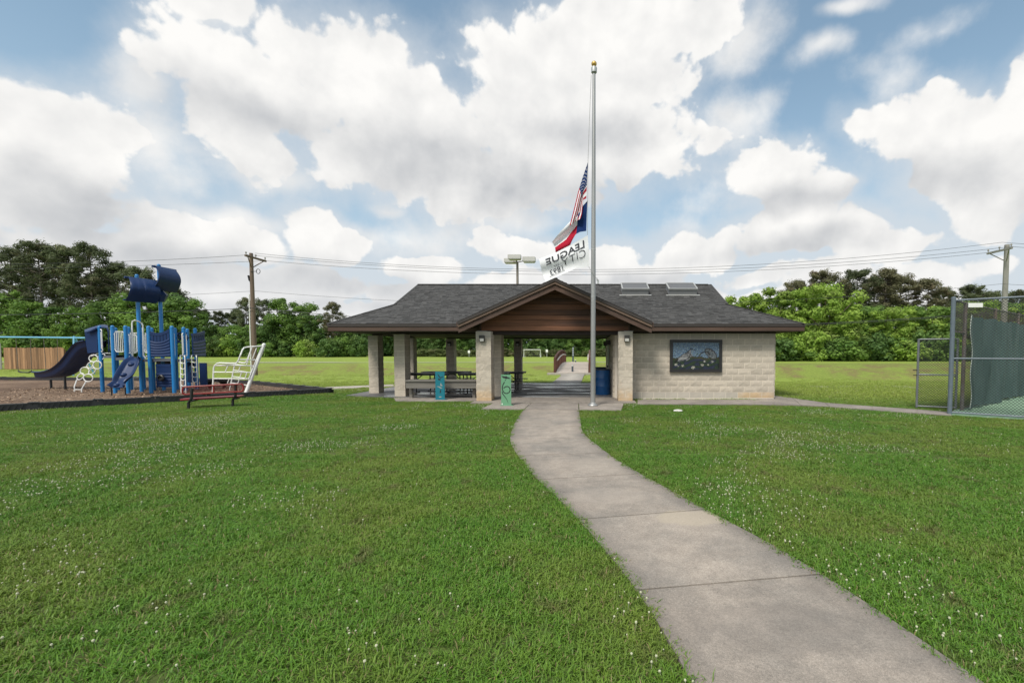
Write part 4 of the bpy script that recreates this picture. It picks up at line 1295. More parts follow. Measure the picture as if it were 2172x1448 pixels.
ribbon(tr_, .045).build('trail', M_CUT, t)
ribbon([(.12, .55), (.15, .62), (.28, .68), (.42, .74), (.55, .80), (.64, .87), (.7, .93)], [.03, .045, .04, .03, .025, .02, .01]).build('trail', M_CUT, t)
MB().plate([at_(.05, .93), at_(.14, .93), at_(.14, .975), at_(.05, .975)], (0, 1, 0), .002).build('plaque', M_WHITE, t)

# ------------------------------------------------------------------ rubbish barrels
def barrel(px, pyb, rad, h, lab):
    b = G(px, pyb, ZF)
    t = thing('trash_barrel', lab, 'barrel', (b.x, b.y, ZF), group='blue barrels in the passage')
    mb = MB(); r = rad
    mb.lathe((b.x, b.y, ZF), [(r * .97, 0), (r, .02), (r, h * .32), (r * 1.025, h * .335), (r, h * .35), (r, h * .64), (r * 1.025, h * .655), (r, h * .67), (r, h - .02), (r * 1.02, h), (r * .95, h), (r * .95, h - .3), (.01, h - .3)], 24)
    auto_smooth(mb.build('drum', M_CANBLUE, t), 50)
    mb = MB(); mb.lathe((b.x, b.y, ZF), [(r * .93, h - .12), (r * .93, h + .005), (r * 1.035, h + .01), (r * 1.035, h - .03), (r * 1.03, h - .03)], 24); mb.build('liner', M('bin_liner', (.02, .03, .05), .3, .1, 9), t)
barrel(1278.5, 836, .275, .92, 'blue steel trash barrel nearest the flagpole, by the passage wall')
barrel(1272, 824, .27, .90, 'second blue trash barrel, half hidden behind the front one')

# ------------------------------------------------------------------ picnic tables
def picnic_table(x, y, rz, lab, ln=1.83):
    t = thing('picnic_table', lab, 'picnic table', (0, 0, 0), 0, 'black picnic tables under the shelter')
    ex = .37
    MB().span(-ln / 2, ln / 2, -ex, ex, .735, .765).build('table_top', M_BLACK, t)
    mb = MB(); mb.span(-ln / 2 + .01, ln / 2 - .01, -ex + .005, -ex + .03, .69, .733); mb.span(-ln / 2 + .01, ln / 2 - .01, ex - .03, ex - .005, .69, .733); mb.build('apron', M_BLACK, t)
    for s in (-1, 1): MB().span(-ln / 2, ln / 2, s * .73 - .13, s * .73 + .13, .43, .455).build('bench', M_BLACK, t)
    for s in (-1, 1):
        px = s * (ln / 2 - .33)
        m2 = MB(); 
        m2.tube([(px, -.80, .40), (px, -.45, .405), (px, .45, .405), (px, .80, .40)], .024, 8)
        m2.tube([(px, -.34, .72), (px, -.30, .68), (px, -.26, .02), (px, -.55, .0255)], .024, 8); m2.tube([(px, .34, .72), (px, .30, .68), (px, .26, .02), (px, .55, .0255)], .024, 8)
        m2.build('leg_frame', M_BLACK, t)
        m3 = MB(); m3.tube([(px, 0, .40), (px - s * .38, 0, .72)], .016, 6); m3.build('brace', M_BLACK, t)
    t.location = (x, y, ZF); t.rotation_euler = (0, 0, rz)
    return t
tabs = [(P(948, 789, 18.4).x, 18.4, .04, 'black metal picnic table standing behind the teal panel, back row'), (P(909, 792, 17.0).x, 17.0, -.05, 'black metal picnic table at the left end behind the timber rail'),
        (P(1028, 795, 17.1).x, 17.1, .03, 'black metal picnic table mostly hidden behind the left porch pier'), (P(1073, 789, 18.2).x - .15, 18.2, 0, 'black metal picnic table behind the mint green panel, its end toward the passage')]
t0 = picnic_table(*tabs[0])
for (x, y, rz, lab) in tabs[1:]:
    c_ = copy_tree(t0); c_.location = (x, y, ZF); c_.rotation_euler = (0, 0, rz); c_['label'] = lab

# ------------------------------------------------------------------ footbridge and what stands beyond
BX0, BX1, B0, B1 = -2.5, .02, 33.0, 48.0
def bz(y):
    t = (y - B0) / (B1 - B0); return .10 + .35 * t + .30 * 4 * t * (1 - t)
br = thing('footbridge', 'arched footbridge with rust brown railings and a pale plank deck behind the shelter', 'bridge', (-1.2, 40, .1))
nb = 34
for i in range(nb):
    y0, y1 = B0 + (B1 - B0) * i / nb, B0 + (B1 - B0) * (i + 1) / nb - .015
    MB().plate([V((BX0 + .1, y0, bz(y0))), V((BX1 - .1, y0, bz(y0))), V((BX1 - .1, y1, bz(y1))), V((BX0 + .1, y1, bz(y1)))], (0, 0, -1), .07).build('plank', M_BOARD, br)
for s, x in ((-1, BX0), (1, BX1)):
    ys_ = [B0 + (B1 - B0) * i / 24 for i in range(25)]
    arch = lambda y: .22 * 4 * ((y - B0) / (B1 - B0)) * (1 - (y - B0) / (B1 - B0))
    rl = MB(); rl.tube([V((x, y, bz(y) + 1.02 + arch(y) * .4)) for y in ys_], .075, 8); rl.tube([V((x, y, bz(y) - .1)) for y in ys_], .10, 8)
    pn = rl.build('railing', M_RUSTBRIDGE, br)
    MB().tube([V((x - s * .11, y, bz(y) + .74)) for y in ys_[2:-2]], .055, 6).build('handrail', M_PALEWOOD, pn)
    pk = MB()
    for i in range(120):
        y = B0 + .06 + (B1 - B0 - .12) * i / 119; pk.span(x - .014, x + .014, y - .012, y + .012, bz(y) - .08, bz(y) + 1.0 + arch(y) * .38)
    o = pk.build('pickets', M_RUSTBRIDGE, pn); o['kind'] = 'stuff'
    for y in (B0, B0 + 3.75, B0 + 7.5, B0 + 11.25, B1): MB().span(x - .07, x + .07, y - .07, y + .07, bz(y) - .45, bz(y) + 1.06 + arch(y) * .4).build('post', M_RUSTBRIDGE, pn)
MB().span(BX0 - .5, BX1 + .5, B0 - .6, B0 - .02, -.9, .09).build('abutment', M_FARCONC, br)
MB().span(BX0 - .5, BX1 + .5, B1 + .02, B1 + .6, -.9, .44).build('abutment', M_FARCONC, br)
def bollard(px, pyt, pyb, y, z, lab, w=.07):
    b = P(px, pyb, y); h = P(px, pyt, y).z - z
    t = thing('bollard', lab, 'bollard', (b.x, y, z), group='bollards on the footbridge path')
    mb = MB(); mb.lathe((b.x, y, z), [(w, 0), (w, h - .04), (w * .8, h)], 10); auto_smooth(mb.build('post', M_GREENSIGN, t), 50)
    MB().lathe((b.x, y, z + h * .8), [(w * 1.04, 0), (w * 1.04, .08)], 10).build('band', M_WHITE, t)
bollard(1214.3, 773, 789, 33.4, bz(33.4), 'slim dark bollard in the middle of the near end of the bridge')
bollard(1220.6, 763, 771, 48.6, .46, 'thin dark bollard at the far end of the bridge', .06)
b = P(1215.5, 767, 50.6)
t = thing('trail_sign', 'tall narrow dark trail sign with pale marks beyond the bridge', 'sign', (b.x, 50.6, .45))
zt_ = P(1215, 736, 50.6).z
MB().span(b.x - .09, b.x + .09, 50.56, 50.64, .45, zt_).build('post', M_GREENSIGN, t)
for k in range(4): MB().span(b.x - .07, b.x + .07, 50.545, 50.558, zt_ - .22 - k * .24, zt_ - .06 - k * .24).build('marker', M('sign_mark', (.30, .33, .36), .6, .1, 8), t)
MB().span(b.x - .25, b.x + .25, 50.3, 50.9, .40, .475).build('footing', M_FARCONC, t)
# goal
gy = 92.0
a, b = P(1111, 757, gy), P(1146, 757, gy)
zg = terr(a.x, gy); h = P(1110, 741.5, gy).z - zg
t = thing('soccer_goal', 'white framed soccer goal with net on the far field', 'soccer goal', ((a.x + b.x) / 2, gy, zg))
mb = MB(); mb.tube([V((a.x, gy, zg)), V((a.x, gy, zg + h)), V((b.x, gy, zg + h)), V((b.x, gy, zg))], .07, 6); mb.build('goal_frame', M_WHITE, t)
mb = MB()
for x in (a.x, b.x): mb.tube([V((x, gy, zg + h)), V((x, gy + .8, zg + h)), V((x, gy + 1.8, zg)), V((x, gy, zg))], .045, 6)
mb.build('back_frame', M_WHITE, t)
mb = MB()
for i in range(17):
    x = a.x + (b.x - a.x) * i / 16; mb.tube([V((x, gy + .8, zg + h)), V((x, gy + 1.8, zg))], .006, 3, cap=False)
for i in range(9):
    f = i / 8; mb.tube([V((a.x, gy + .8 + f, zg + h * (1 - f))), V((b.x, gy + .8 + f, zg + h * (1 - f)))], .006, 3, cap=False)
o = mb.build('net', M_NET, t); o['kind'] = 'stuff'
for (px, py0, py1, lab) in ((995, 746, 757, 'small white marker sign at the wood edge left of the goal'), (1160, 744, 757, 'small white marker sign at the wood edge right of the goal')):
    b = P(px, py1, 95); z0 = terr(b.x, 95)
    t = thing('marker_sign', lab, 'sign', (b.x, 95, z0))
    zt_ = P(px, py0 - 3, 95).z
    MB().span(b.x - .04, b.x + .04, 94.97, 95.03, z0, zt_ - .3).build('post', M_GALV, t)
    MB().span(b.x - .22, b.x + .22, 94.93, 94.96, zt_ - .55, zt_).build('board', M_WHITE, t)
# litter on the lawn
b = G(1438, 871, .03)
mb = MB(); mb.lathe(b, [(.06, -.03), (.085, .0), (.07, .03), (.02, .04)], 9)
for v in mb.v: v.x = b.x + (v.x - b.x) * 1.5
o = mb.build('stone', M_STONE); tag(o, 'small pale flat stone lying in the grass before the mural wall', 'stone')
b = G(2014, 972, .005)
EXCL.append([(b.x + .42 * math.cos(k), b.y + .16 * math.sin(k)) for k in (0, 1, 2, 3, 4, 5)])

# ------------------------------------------------------------------ tennis court fence on the right
def clip_wire(mb, p, U, w, h, z0, cell, r, sgn, off):
    k = -h if sgn > 0 else 0
    k = math.floor((-h if sgn > 0 else 0) / cell) * cell
    while k < w + (0 if sgn > 0 else h):
        # u = k + sgn * v
        if sgn > 0: v0, v1 = max(0, -k), min(h, w - k)
        else: v0, v1 = max(0, k - w), min(h, k)
        if v1 - v0 > .01:
            u0, u1 = k + sgn * v0, k + sgn * v1
            a, b = p + U * u0 + V((0, 0, z0 + v0)) + off, p + U * u1 + V((0, 0, z0 + v1)) + off
            d = (b - a).normalized(); x = V((-U.y, U.x, 0)) * r; y = d.cross(V((-U.y, U.x, 0))) * r
            n = len(mb.v)
            for q in (a, b): mb.v += [q + x, q - x * .5 + y * .87, q - x * .5 - y * .87]
            for j in range(3): mb.face((n + j, n + (j + 1) % 3, n + 3 + (j + 1) % 3, n + 3 + j))
        k += cell
def chain(p0, p1, z0, z1, cell, r, mat, parent):
    U = V((p1.x - p0.x, p1.y - p0.y, 0)); w = U.length; U.normalize(); nn = V((-U.y, U.x, 0))
    mb = MB(); base = V((p0.x, p0.y, 0))
    clip_wire(mb, base, U, w, z1 - z0, z0, cell, r, 1, nn * r); clip_wire(mb, base, U, w, z1 - z0, z0, cell, r, -1, nn * -r)
    o = mb.build('chain_link_mesh', mat, parent); o['kind'] = 'stuff'; return o
def flat(p, z): return V((p.x, p.y, z))
F0 = G(2014, 879.5, 0); F1 = V((F0.x + .93, F0.y + .76, 0)); 
FD_ = V((.80, .60, 0)).normalized(); FE = F1 + FD_ * 11.0
FFd = V((.80, -.60, 0)).normalized(); FF = F0 + FFd * 4.2
FH = P(2026, 632, F0.y).z
court = MB().prism([(F0.x - .02, F0.y - .06), (FF.x, FF.y - .05), (FF.x + 12, FF.y + 3), (FE.x + 9, FE.y - 1), (FE.x - .06, FE.y + .05), (F1.x - .12, F1.y + .10)], -.1, .022).build('court', M_COURT); court['kind'] = 'structure'
EXCL.append([(F0.x - .06, F0.y - .16), (FF.x, FF.y - .1), (FF.x + 12, FF.y + 3), (FE.x + 9, FE.y - 1), (FE.x - .06, FE.y + .05), (F1.x - .14, F1.y + .12)])
fence = thing('tennis_fence', 'tall grey chain link fence of the tennis court, nearest the camera at the right edge', 'fence', (F0.x, F0.y, 0))
MB().tube([flat(F0, -.05), flat(F0, FH)], .05, 12).build('post', M_FENCEPOST, fence); 
mb = MB(); mb.ball((F0.x, F0.y, FH), .055, 8, .6); mb.build('post_cap', M_FENCEPOST, fence)
for z in (2.35, 2.05, 1.35, .75): mb = MB(); mb.tube([flat(F0, z - .025), flat(F0, z + .025)], .054, 12); mb.build('band', M_FENCEPOST, fence)
MB().tube([flat(FF, -.05), flat(FF, FH)], .05, 12).build('post', M_FENCEPOST, fence)
zm = P(2022, 760, F0.y).z
for z, r in ((FH - .06, .024), (zm, .022), (.07, .022)): MB().tube([flat(F0, z), flat(FF, z)], r, 8).build('rail', M_FENCEPOST, fence)
chain(F0, FF, .06, FH - .06, .07, .0050, M_LINK, fence)
b = P(2067, 647, F0.y - .35)
MB().span(b.x - .16, b.x + .19, F0.y - .37, F0.y - .355, b.z - .055, b.z + .05).build('sign_plate', M_WHITE, fence)
fb_ = thing('tennis_fence', 'receding tennis court fence hung with a sagging green windscreen', 'fence', (F1.x, F1.y, 0))
posts = [F1] + [F1 + FD_ * d for d in (3.0, 6.0, 9.0)]
for p in posts: MB().tube([flat(p, -.05), flat(p, FH - .02)], .045, 10).build('post', M_RUSTPIPE, fb_)
MB().tube([flat(F1, FH - .06), flat(FE, FH - .06)], .022, 8).build('rail', M_RUSTPIPE, fb_)
MB().tube([flat(F1, .08), flat(FE, .08)], .02, 8).build('rail', M_RUSTPIPE, fb_)
chain(F1, FE, .05, FH - .05, .07, .0028, M_LINKRUST, fb_)
# transom of mesh over the gateway
MB().tube([flat(F0, FH - .05), flat(F1, FH - .05)], .022, 8).build('rail', M_RUSTPIPE, fb_); MB().tube([flat(F0, 2.12), flat(F1, 2.12)], .022, 8).build('rail', M_RUSTPIPE, fb_)
chain(F0, F1, 2.12, FH - .05, .07, .0032, M_LINKRUST, fb_)
ws = thing('windscreen', 'sagging dark green windscreen cloth tied to the inside of the tennis fence', 'windscreen', (F1.x, F1.y, 0))
nn = V((FD_.y, -FD_.x, 0))
NUW, NVW = 130, 14
gr = []
for i in range(NUW + 1):
    s = .05 + 10.6 * i / NUW
    row = []
    for j in range(NVW + 1):
        v = j / NVW
        sag = .10 * abs(math.sin(s * 2.1)) ** .7
        zt_ = FH - .36 - .07 * abs(math.sin(s * 1.35)); zl = .05 + .07 * (math.sin(s * 1.7) * .5 + .5)
        z = zl + (zt_ - zl) * v
        fold = (.055 * math.sin(s * 7.3 + 1.2 * v) + .04 * math.sin(s * 13.1 - 2.1 * v) + .03 * math.sin(s * 3.1 + 3 * v)) * (1 - v * .55)
        cr = .10 * math.exp(-((s - .75 - .45 * (1 - v)) / .09) ** 2) + .10 * math.exp(-((s - 1.9 + .35 * (1 - v)) / .07) ** 2) + .09 * math.exp(-((s - 3.1 + .2 * (1 - v)) / .08) ** 2)
        e = .10 * math.sin(v * 13) * math.exp(-s * 3)
        row.append(F1 + FD_ * (s + e) + nn * (.10 + fold + cr) + V((0, 0, z)))
    gr.append(row)
mb = MB(); mb.sheet(gr); mb.build('cloth', M_SCREEN, ws, smooth=True)
mb = MB(); mb.tube([p + nn * .012 for p in gr[0]], .010, 5); mb.build('hem', M('hem_cord', (.42, .46, .42), .8, .1, 9), ws)
# gate, swung open
GA = G(1944, 866.5, 0); GB = V((F1.x - .02, F1.y + .03, 0))
gt = thing('fence_gate', 'chain link gate of grey pipe swung open beside the tennis fence', 'gate', (GB.x, GB.y, 0))
GT = P(1945, 718, GA.y).z
def bl(t, z): q = GA.lerp(GB - (GB - GA).normalized() * .1, t); return V((q.x, q.y, z))
mb = MB(); mb.tube([bl(0, .04), bl(0, GT)], .03, 10); mb.build('stile', M_GATE, gt); mb = MB(); mb.tube([bl(1, .06), bl(1, GT)], .028, 10); mb.build('stile', M_GATE, gt)
for z in (GT - .02, P(1960, 794, GA.y).z, .08): mb = MB(); mb.tube([bl(0, z), bl(1, z)], .021, 8); mb.build('rail', M_GATE, gt)
chain(bl(0, 0), bl(1, 0), .08, GT - .03, .07, .0050, M_LINK, gt)
zl = P(1960, 794, GA.y).z
mb = MB(); q = bl(0, zl); mb.span(q.x - .11, q.x + .01, q.y - .02, q.y + .02, zl - .03, zl - .01); mb.span(q.x - .13, q.x, q.y - .015, q.y + .015, zl + .11, zl + .135); mb.build('latch', M_BLACK, gt)
# ------------------------------------------------------------------ playground
def c1(x, y): return (x / 3.62, 500 + y / 3.62)
def c2(x, y): return (190 + x / 4.825, 550 + y / 4.825)
def c3(x, y): return (360 + x / 6.033, 680 + y / 6.033)
def p1(x, y, d): return P(*c1(x, y), d)
def p2(x, y, d): return P(*c2(x, y), d)
def p3(x, y, d): return P(*c3(x, y), d)
A0 = G(0, 873, 0); A1 = G(701, 834, 0); A2 = G(526, 815, 0); A3 = G(398, 809, 0); A4 = G(0, 807, 0)
dirA = (A0 - A1).normalized(); AW = A0 + dirA * 8
AL = V((A4.x - 6, A4.y + .5, 0))
mul = [(AW.x, AW.y), (A1.x, A1.y), (A2.x, A2.y), (A3.x, A3.y), (AL.x, AL.y)]
mulch = MB().prism(mul, -.1, .035).build('mulch', M_MULCH); mulch['kind'] = 'structure'
EXCL.append(mul)
# loose chips on the mulch
def inpoly(x, y, poly):
    c_ = False; j = len(poly) - 1
    for i in range(len(poly)):
        if (poly[i][1] > y) != (poly[j][1] > y) and x < (poly[j][0] - poly[i][0]) * (y - poly[i][1]) / (poly[j][1] - poly[i][1]) + poly[i][0]: c_ = not c_
        j = i
    return c_
mb = MB(); k = 0
while k < 9000:
    y = 12 + 14 * random.random() ** 1.3; x = random.uniform(-24, -9.5)
    if not inpoly(x, y, mul): continue
    k += 1
    l, w = random.uniform(.03, .09), random.uniform(.008, .022); a = random.uniform(0, 2 * PI); t_ = random.uniform(-.5, .5)
    u = V((math.cos(a) * l, math.sin(a) * l, l * t_)); s = V((-math.sin(a) * w, math.cos(a) * w, 0)); p = V((x, y, .05 + l * abs(t_) * .5))
    mb.ti = random.random(); mb.poly([p - u * .5 - s, p + u * .5 - s * .6, p + u * .5 + s, p - u * .5 + s * .7])
o = mb.build('mulch_chips', M_CHIP, tint=True); o['kind'] = 'stuff'
# border of black plastic timbers
bd = thing('play_border', 'black ribbed plastic timber border edging the mulch playground', 'border', (A1.x, A1.y, 0))
def timber_mesh(ln):
    mb = MB(); w, h = .13, .20
    mb.span(0, ln - .012, -w / 2 + .02, w / 2, -.04, h - .035)
    mb.span(0, ln - .012, -w / 2, w / 2, h - .035, h)
    mb.span(0, ln - .012, -w / 2, w / 2 - .1, -.02, .018)
    n = int(ln / .115)
    for i in range(n):
        x = .05 + (ln - .1) * (i + .5) / n
        mb.beam((x - .035, -w / 2 + .006, .015), (x + .035, -w / 2 + .006, h - .04), .028, .028, V((0, 1, 0)))
    mb.span(-.10, .10, -w / 2 - .012, w / 2 + .012, h + .001, h + .018); mb.span(-.11, .09, -w / 2 - .01, -w / 2 + .004, .03, h - .05)
    return mb.data('border_timber', M_BLACKPL)
tm = timber_mesh(1.22)
def run(p, q, start_over=0):
    d = q - p; n = max(1, round(d.length / 1.22)); rz = math.atan2(d.y, d.x)
    for i in range(n):
        w = p + d * (i / n); o = put('border_timber', tm, bd, w - V((A1.x, A1.y, 0)), rz); o.scale = (d.length / n / 1.22, 1, 1)
run(AW, A1); run(A1, A2); run(A2, A3); run(A3, AL)
# ---- the ship shaped climbing structure
pg = thing('play_structure', 'blue and white ship shaped playground structure with two navy sails, slides and climbers', 'play structure', (G(300, 834).x, 18, 0))
def post(px, pyb, pyt, d, r=.062):
    b = P(px, pyb, d); zt_ = P(px, pyt, d).z
    mb = MB(); mb.tube([V((b.x, d, 0)), V((b.x, d, zt_ - .05))], r, 12); mb.lathe((b.x, d, zt_ - .05), [(r, 0), (r * 1.06, .005), (r * .9, .045), (r * .4, .07)], 12)
    auto_smooth(mb.build('post', M_BLUEPOST, pg), 50)
    return V((b.x, d, 0))
Pa = post(218, 833, 692, 17.8); Pb = post(245, 836, 691, 17.3); Pc = post(272.5, 836, 691.5, 17.2); Pc2 = post(278.5, 829, 694, 18.6); Pb2 = post(251, 829, 696, 18.7)
Pm = post(301, 832, 583, 17.9); Pm1 = post(306, 829, 697, 18.7); Pd = post(321, 836, 692, 17.3); Pd2 = post(327, 829, 696, 18.7); Pm2 = post(348, 830, 561, 18.5)
Pe = post(370, 835, 692, 17.4); Pe2 = post(376, 828, 696, 18.8); Pf = post(394.5, 830, 694.5, 18.4); Pg = post(418.5, 826, 696.5, 19.2); Pg2 = post(402, 822, 698, 20.3)
DZ = P(345, 757, 17.4).z
# decks
def deck(pts, z): MB().prism(pts, z - .10, z).build('deck', M_DECK, pg)
deck([(Pa.x, 17.85), (Pb.x, 17.35), (Pb2.x, 18.65), (Pa.x + .15, 18.9)], DZ + .06)
deck([(Pb.x + .02, 17.3), (Pc.x, 17.25), (Pm.x + .05, 17.9), (Pm1.x, 18.65), (Pb2.x + .02, 18.65)], DZ - .02)
deck([(Pd.x, 17.35), (Pe.x, 17.4), (Pe2.x, 18.75), (Pd2.x, 18.65)], DZ - .06)
deck([(Pe.x + .06, 17.5), (Pf.x, 18.4), (Pg.x, 19.2), (Pg2.x, 20.2), (Pe2.x + .05, 18.85)], DZ - .1)
deck([(Pm.x + .07, 17.95), (Pd.x - .03, 17.6), (Pd2.x - .03, 18.6), (Pm1.x + .05, 18.6)], DZ - .1)
# guard rails: frame with separate bars
def guard(a, b, z0, z1, n=5, rr=.0135, name='guard_rail'):
    a, b = V(a), V(b)
    u = (b - a); u.z = 0; un = u.normalized()
    a2, b2 = a + un * .09, b - un * .09
    c_ = .06
    mb = MB()
    ring = [flat(a2, z0 + c_), flat(a2 + un * c_, z0), flat(b2 - un * c_, z0), flat(b2, z0 + c_), flat(b2, z1 - c_), flat(b2 - un * c_, z1), flat(a2 + un * c_, z1), flat(a2, z1 - c_)]
    mb.tube(ring, rr, 7, closed=True)
    for z in (z0 + .1, z1 - .1): mb.tube([flat(a, z), flat(a2, z)], rr, 6); mb.tube([flat(b, z), flat(b2, z)], rr, 6)
    g = mb.build(name, M_WHITEPIPE, pg)
    for i in range(n):
        q = a2.lerp(b2, (i + 1) / (n + 1)); MB().tube([flat(q, z0), flat(q, z1)], rr * .85, 6).build('bar', M_WHITEPIPE, g)
GZ1 = P(255, 703, 17.3).z; GZ0 = P(255, 746, 17.3).z
guard(Pb, Pc, GZ0, GZ1, 4); guard(Pc2, Pm1, GZ0, GZ1, 4); guard(Pm1, Pd2, GZ0 - .05, GZ1 - .05, 2)
guard(Pc.lerp(Pm, .0) + V((.05, .1, 0)), Pc.lerp(Pm, .42), GZ0 - .1, GZ1 - .02, 2)
guard(Pm + V((-.5, -.1, 0)), Pm, GZ0 - .05, GZ1 - .1, 3)
# long hand loops beside the openings
def loop(a, b, z0, z1, name='hand_loop'):
    a, b = V(a), V(b); u = (b - a).normalized(); c_ = .05
    MB().tube([flat(a, z1), flat(a + u * (.16 - c_), z1), flat(a + u * .17, z1 - c_), flat(a + u * .17, z0 + c_), flat(a + u * (.17 - c_), z0), flat(a, z0 + .03)], .017, 7).build(name, M_WHITEPIPE, pg)
    MB().tube([flat(a, z1 - .10), flat(a + u * .09, z1 - .10), flat(a + u * .09, z0 + .12), flat(a, z0 + .12)], .014, 6).build(name, M_WHITEPIPE, pg)
LZ1, LZ0 = P(230, 698, 17.6).z, P(230, 746, 17.6).z
loop(Pa, Pb, LZ0, LZ1); loop(Pb, Pa, LZ0, LZ1)
for a, b in ((Pe, Pf), (Pf, Pe), (Pf, Pg), (Pg, Pf)): loop(a, b, P(380, 756, 17.9).z, P(380, 706, 17.9).z)
# tall white arch over the little slide
mb = MB(); ya = 17.35
mb.tube([p2(400, 985, ya), p2(412, 1010, ya), p2(440, 1012, ya), p2(437, 850, ya), p2(434, 660, ya), p2(440, 632, ya), p2(462, 623, ya), p2(500, 635, ya + .2), p2(535, 655, ya + .3), p2(545, 680, ya + .3), p2(548, 850, ya + .3), p2(552, 985, ya + .3), p2(575, 1012, ya + .3), p2(585, 985, ya + .3)], .024, 8)
mb.build('entry_arch', M_WHITEPIPE, pg)
mb = MB(); mb.tube([p2(540, 860, ya + .35), p2(562, 905, ya + .35), p2(600, 960, ya + .35)], .018, 6); mb.tube([p2(572, 750, ya + .35), p2(574, 940, ya + .35)], .018, 6); mb.build('arch_brace', M_WHITEPIPE, pg)
# masts carry the sails
def sail(q00, q10, q11, q01, belly, name='sail'):
    """corner points top-left, top-right, bottom-right, bottom-left; bulges toward the viewer"""
    NX, NZ = 18, 12; gr = []
    for i in range(NX + 1):
        u = i / NX; row = []
        for j in range(NZ + 1):
            v = j / NZ
            p = q00.lerp(q10, u).lerp(q01.lerp(q11, u), v)
            seam = .035 * abs(math.sin(u * PI * 4)) ** .5
            p = p + V((.34 * math.sin(PI * v), -belly * math.sin(PI * v) * (.75 + .25 * math.sin(PI * u)) - seam, 0))
            row.append(p)
        gr.append(row)
    mb = MB(); mb.sheet(gr, -.05); s = mb.build(name, M_NAVY, pg); auto_smooth(s, 55)
    MB().tube([q00 + (q00 - q10).normalized() * .12, q10 + (q10 - q00).normalized() * .06], .045, 8).build('yard', M_NAVY, s)
    MB().tube([q01 + (q01 - q11).normalized() * .06, q11], .035, 8).build('yard', M_NAVY, s)
sail(p2(398, 188, 17.6), p2(660, 222, 18.3), p2(680, 440, 18.3), p2(366, 415, 17.6), .22)
sail(p2(672, 75, 18.1), p2(868, 112, 19.0), p2(885, 330, 19.0), p2(640, 298, 18.1), .22)
# crow's nest
c_ = P(343, 640, 18.5); zn0, zn1, zn2 = P(343, 640, 18.5).z, P(343, 627, 18.5).z, P(343, 617, 18.5).z
mb = MB(); mb.lathe((Pm2.x, 18.5, 0), [(.13, zn0), (.24, zn1), (.25, zn1 + .03), (.12, zn2), (.10, zn2 + .1)], 8); mb.build('crows_nest', M_NAVY, pg)
# curved ship panels
def ship_panel(a, b, z0, z1a, z1b, dip, slots=True, rows=6, name='ship_panel'):
    a, b = V(a), V(b); un = (b - a).normalized(); a2, b2 = a + un * .07, b - un * .07; nrm = V((un.y, -un.x, 0))
    NX, NZ = 14, rows * 2
    top = lambda u: z1a + (z1b - z1a) * u - dip * 4 * u * (1 - u)
    gr = [[flat(a2.lerp(b2, i / NX), 0) + V((0, 0, z0 + (top(i / NX) - (.34 if slots else 0) - z0) * j / NZ)) + nrm * (.03 + (.016 if j % 2 else 0)) for j in range(NZ + 1)] for i in range(NX + 1)]
    mb = MB(); mb.sheet(gr, -.05); s = mb.build(name, M_NAVY, pg)
    if slots:
        gr = [[flat(a2.lerp(b2, i / NX), 0) + V((0, 0, top(i / NX) - .11 + .11 * j)) + nrm * .035 for j in range(2)] for i in range(NX + 1)]
        mb = MB(); mb.sheet(gr, -.06); mb.build('top_rail', M_NAVY, s)
        for k in range(6):
            u = (k + .5) / 6; q = a2.lerp(b2, u); zz = top(u); MB().beam(flat(q, zz - .36) + nrm * .0, flat(q, zz - .10) + nrm * .0, .09, .05, nrm).build('baluster', M_NAVY, s)
    return s
ship_panel(Pd, Pe, P(345, 757, 17.4).z, P(321, 703, 17.3).z, P(367, 697, 17.4).z, .10)
ship_panel(Pf + V((.02, .3, 0)), Pg + V((0, .5, 0)), P(405, 757, 18.8).z, P(396, 706, 18.4).z, P(416, 701, 19.2).z, .03, True, 5)
lo_ = ship_panel(Pd + V((.06, .1, 0)), Pe + V((-.06, .1, 0)), P(345, 821, 17.4).z, P(321, 772, 17.3).z, P(367, 772, 17.4).z, .0, True, 5)
mb = MB(); q = P(344, 801, 17.35); mb.lathe((0, 0, 0), [(.12, 0), (.12, .05), (.085, .07), (.085, .03), (.01, .02)], 16)
mb.v = [V((q.x + v.x, q.y - v.z - .02, q.z + v.y)) for v in mb.v]; mb.build('porthole', M_BLACK, lo_)
pn = MB()
for k in range(3):
    u = Pe2.lerp(Pg2, .15 + .3 * k)
mb = MB(); mb.span(Pe.x + .05, Pe.x + .32, 18.5, 18.56, .25, 1.15); mb.build('store_panel', M_NAVY, pg)
mb = MB(); a, b = P(388, 769, 19.5), P(414, 769, 19.5); mb.span(a.x, b.x, 19.5, 19.56, P(400, 776, 19.5).z, P(400, 768, 19.5).z); mb.span(a.x, b.x, 19.5, 19.56, .3, P(400, 789, 19.5).z)
for k in range(4): mb.span(a.x + (b.x - a.x) * k / 3.4, a.x + (b.x - a.x) * k / 3.4 + .08, 19.505, 19.555, P(400, 789, 19.5).z, P(400, 776, 19.5).z)
mb.build('store_panel', M_NAVY, pg)
mb = MB(); a, b = P(333, 762, 18.7), P(363, 762, 18.7)
for k in range(7): mb.span(a.x + (b.x - a.x) * k / 7, a.x + (b.x - a.x) * k / 7 + .06, 18.66, 18.7, DZ - .55, DZ - .08)
mb.build('rear_panel', M_BLACK, pg)
# ship's wheel above the far panel
mb = MB(); q = P(386, 716, 19.0); mb.tube([q + V((.22 * math.cos(a_), 0, .22 * math.sin(a_))) for a_ in [2 * PI * i / 14 for i in range(14)]], .03, 6, closed=True)
for k in range(4): d_ = V((math.cos(k * PI / 4), 0, math.sin(k * PI / 4))) * .3; mb.tube([q - d_, q + d_], .02, 5)
mb.build('ships_wheel', M_NAVY, pg)
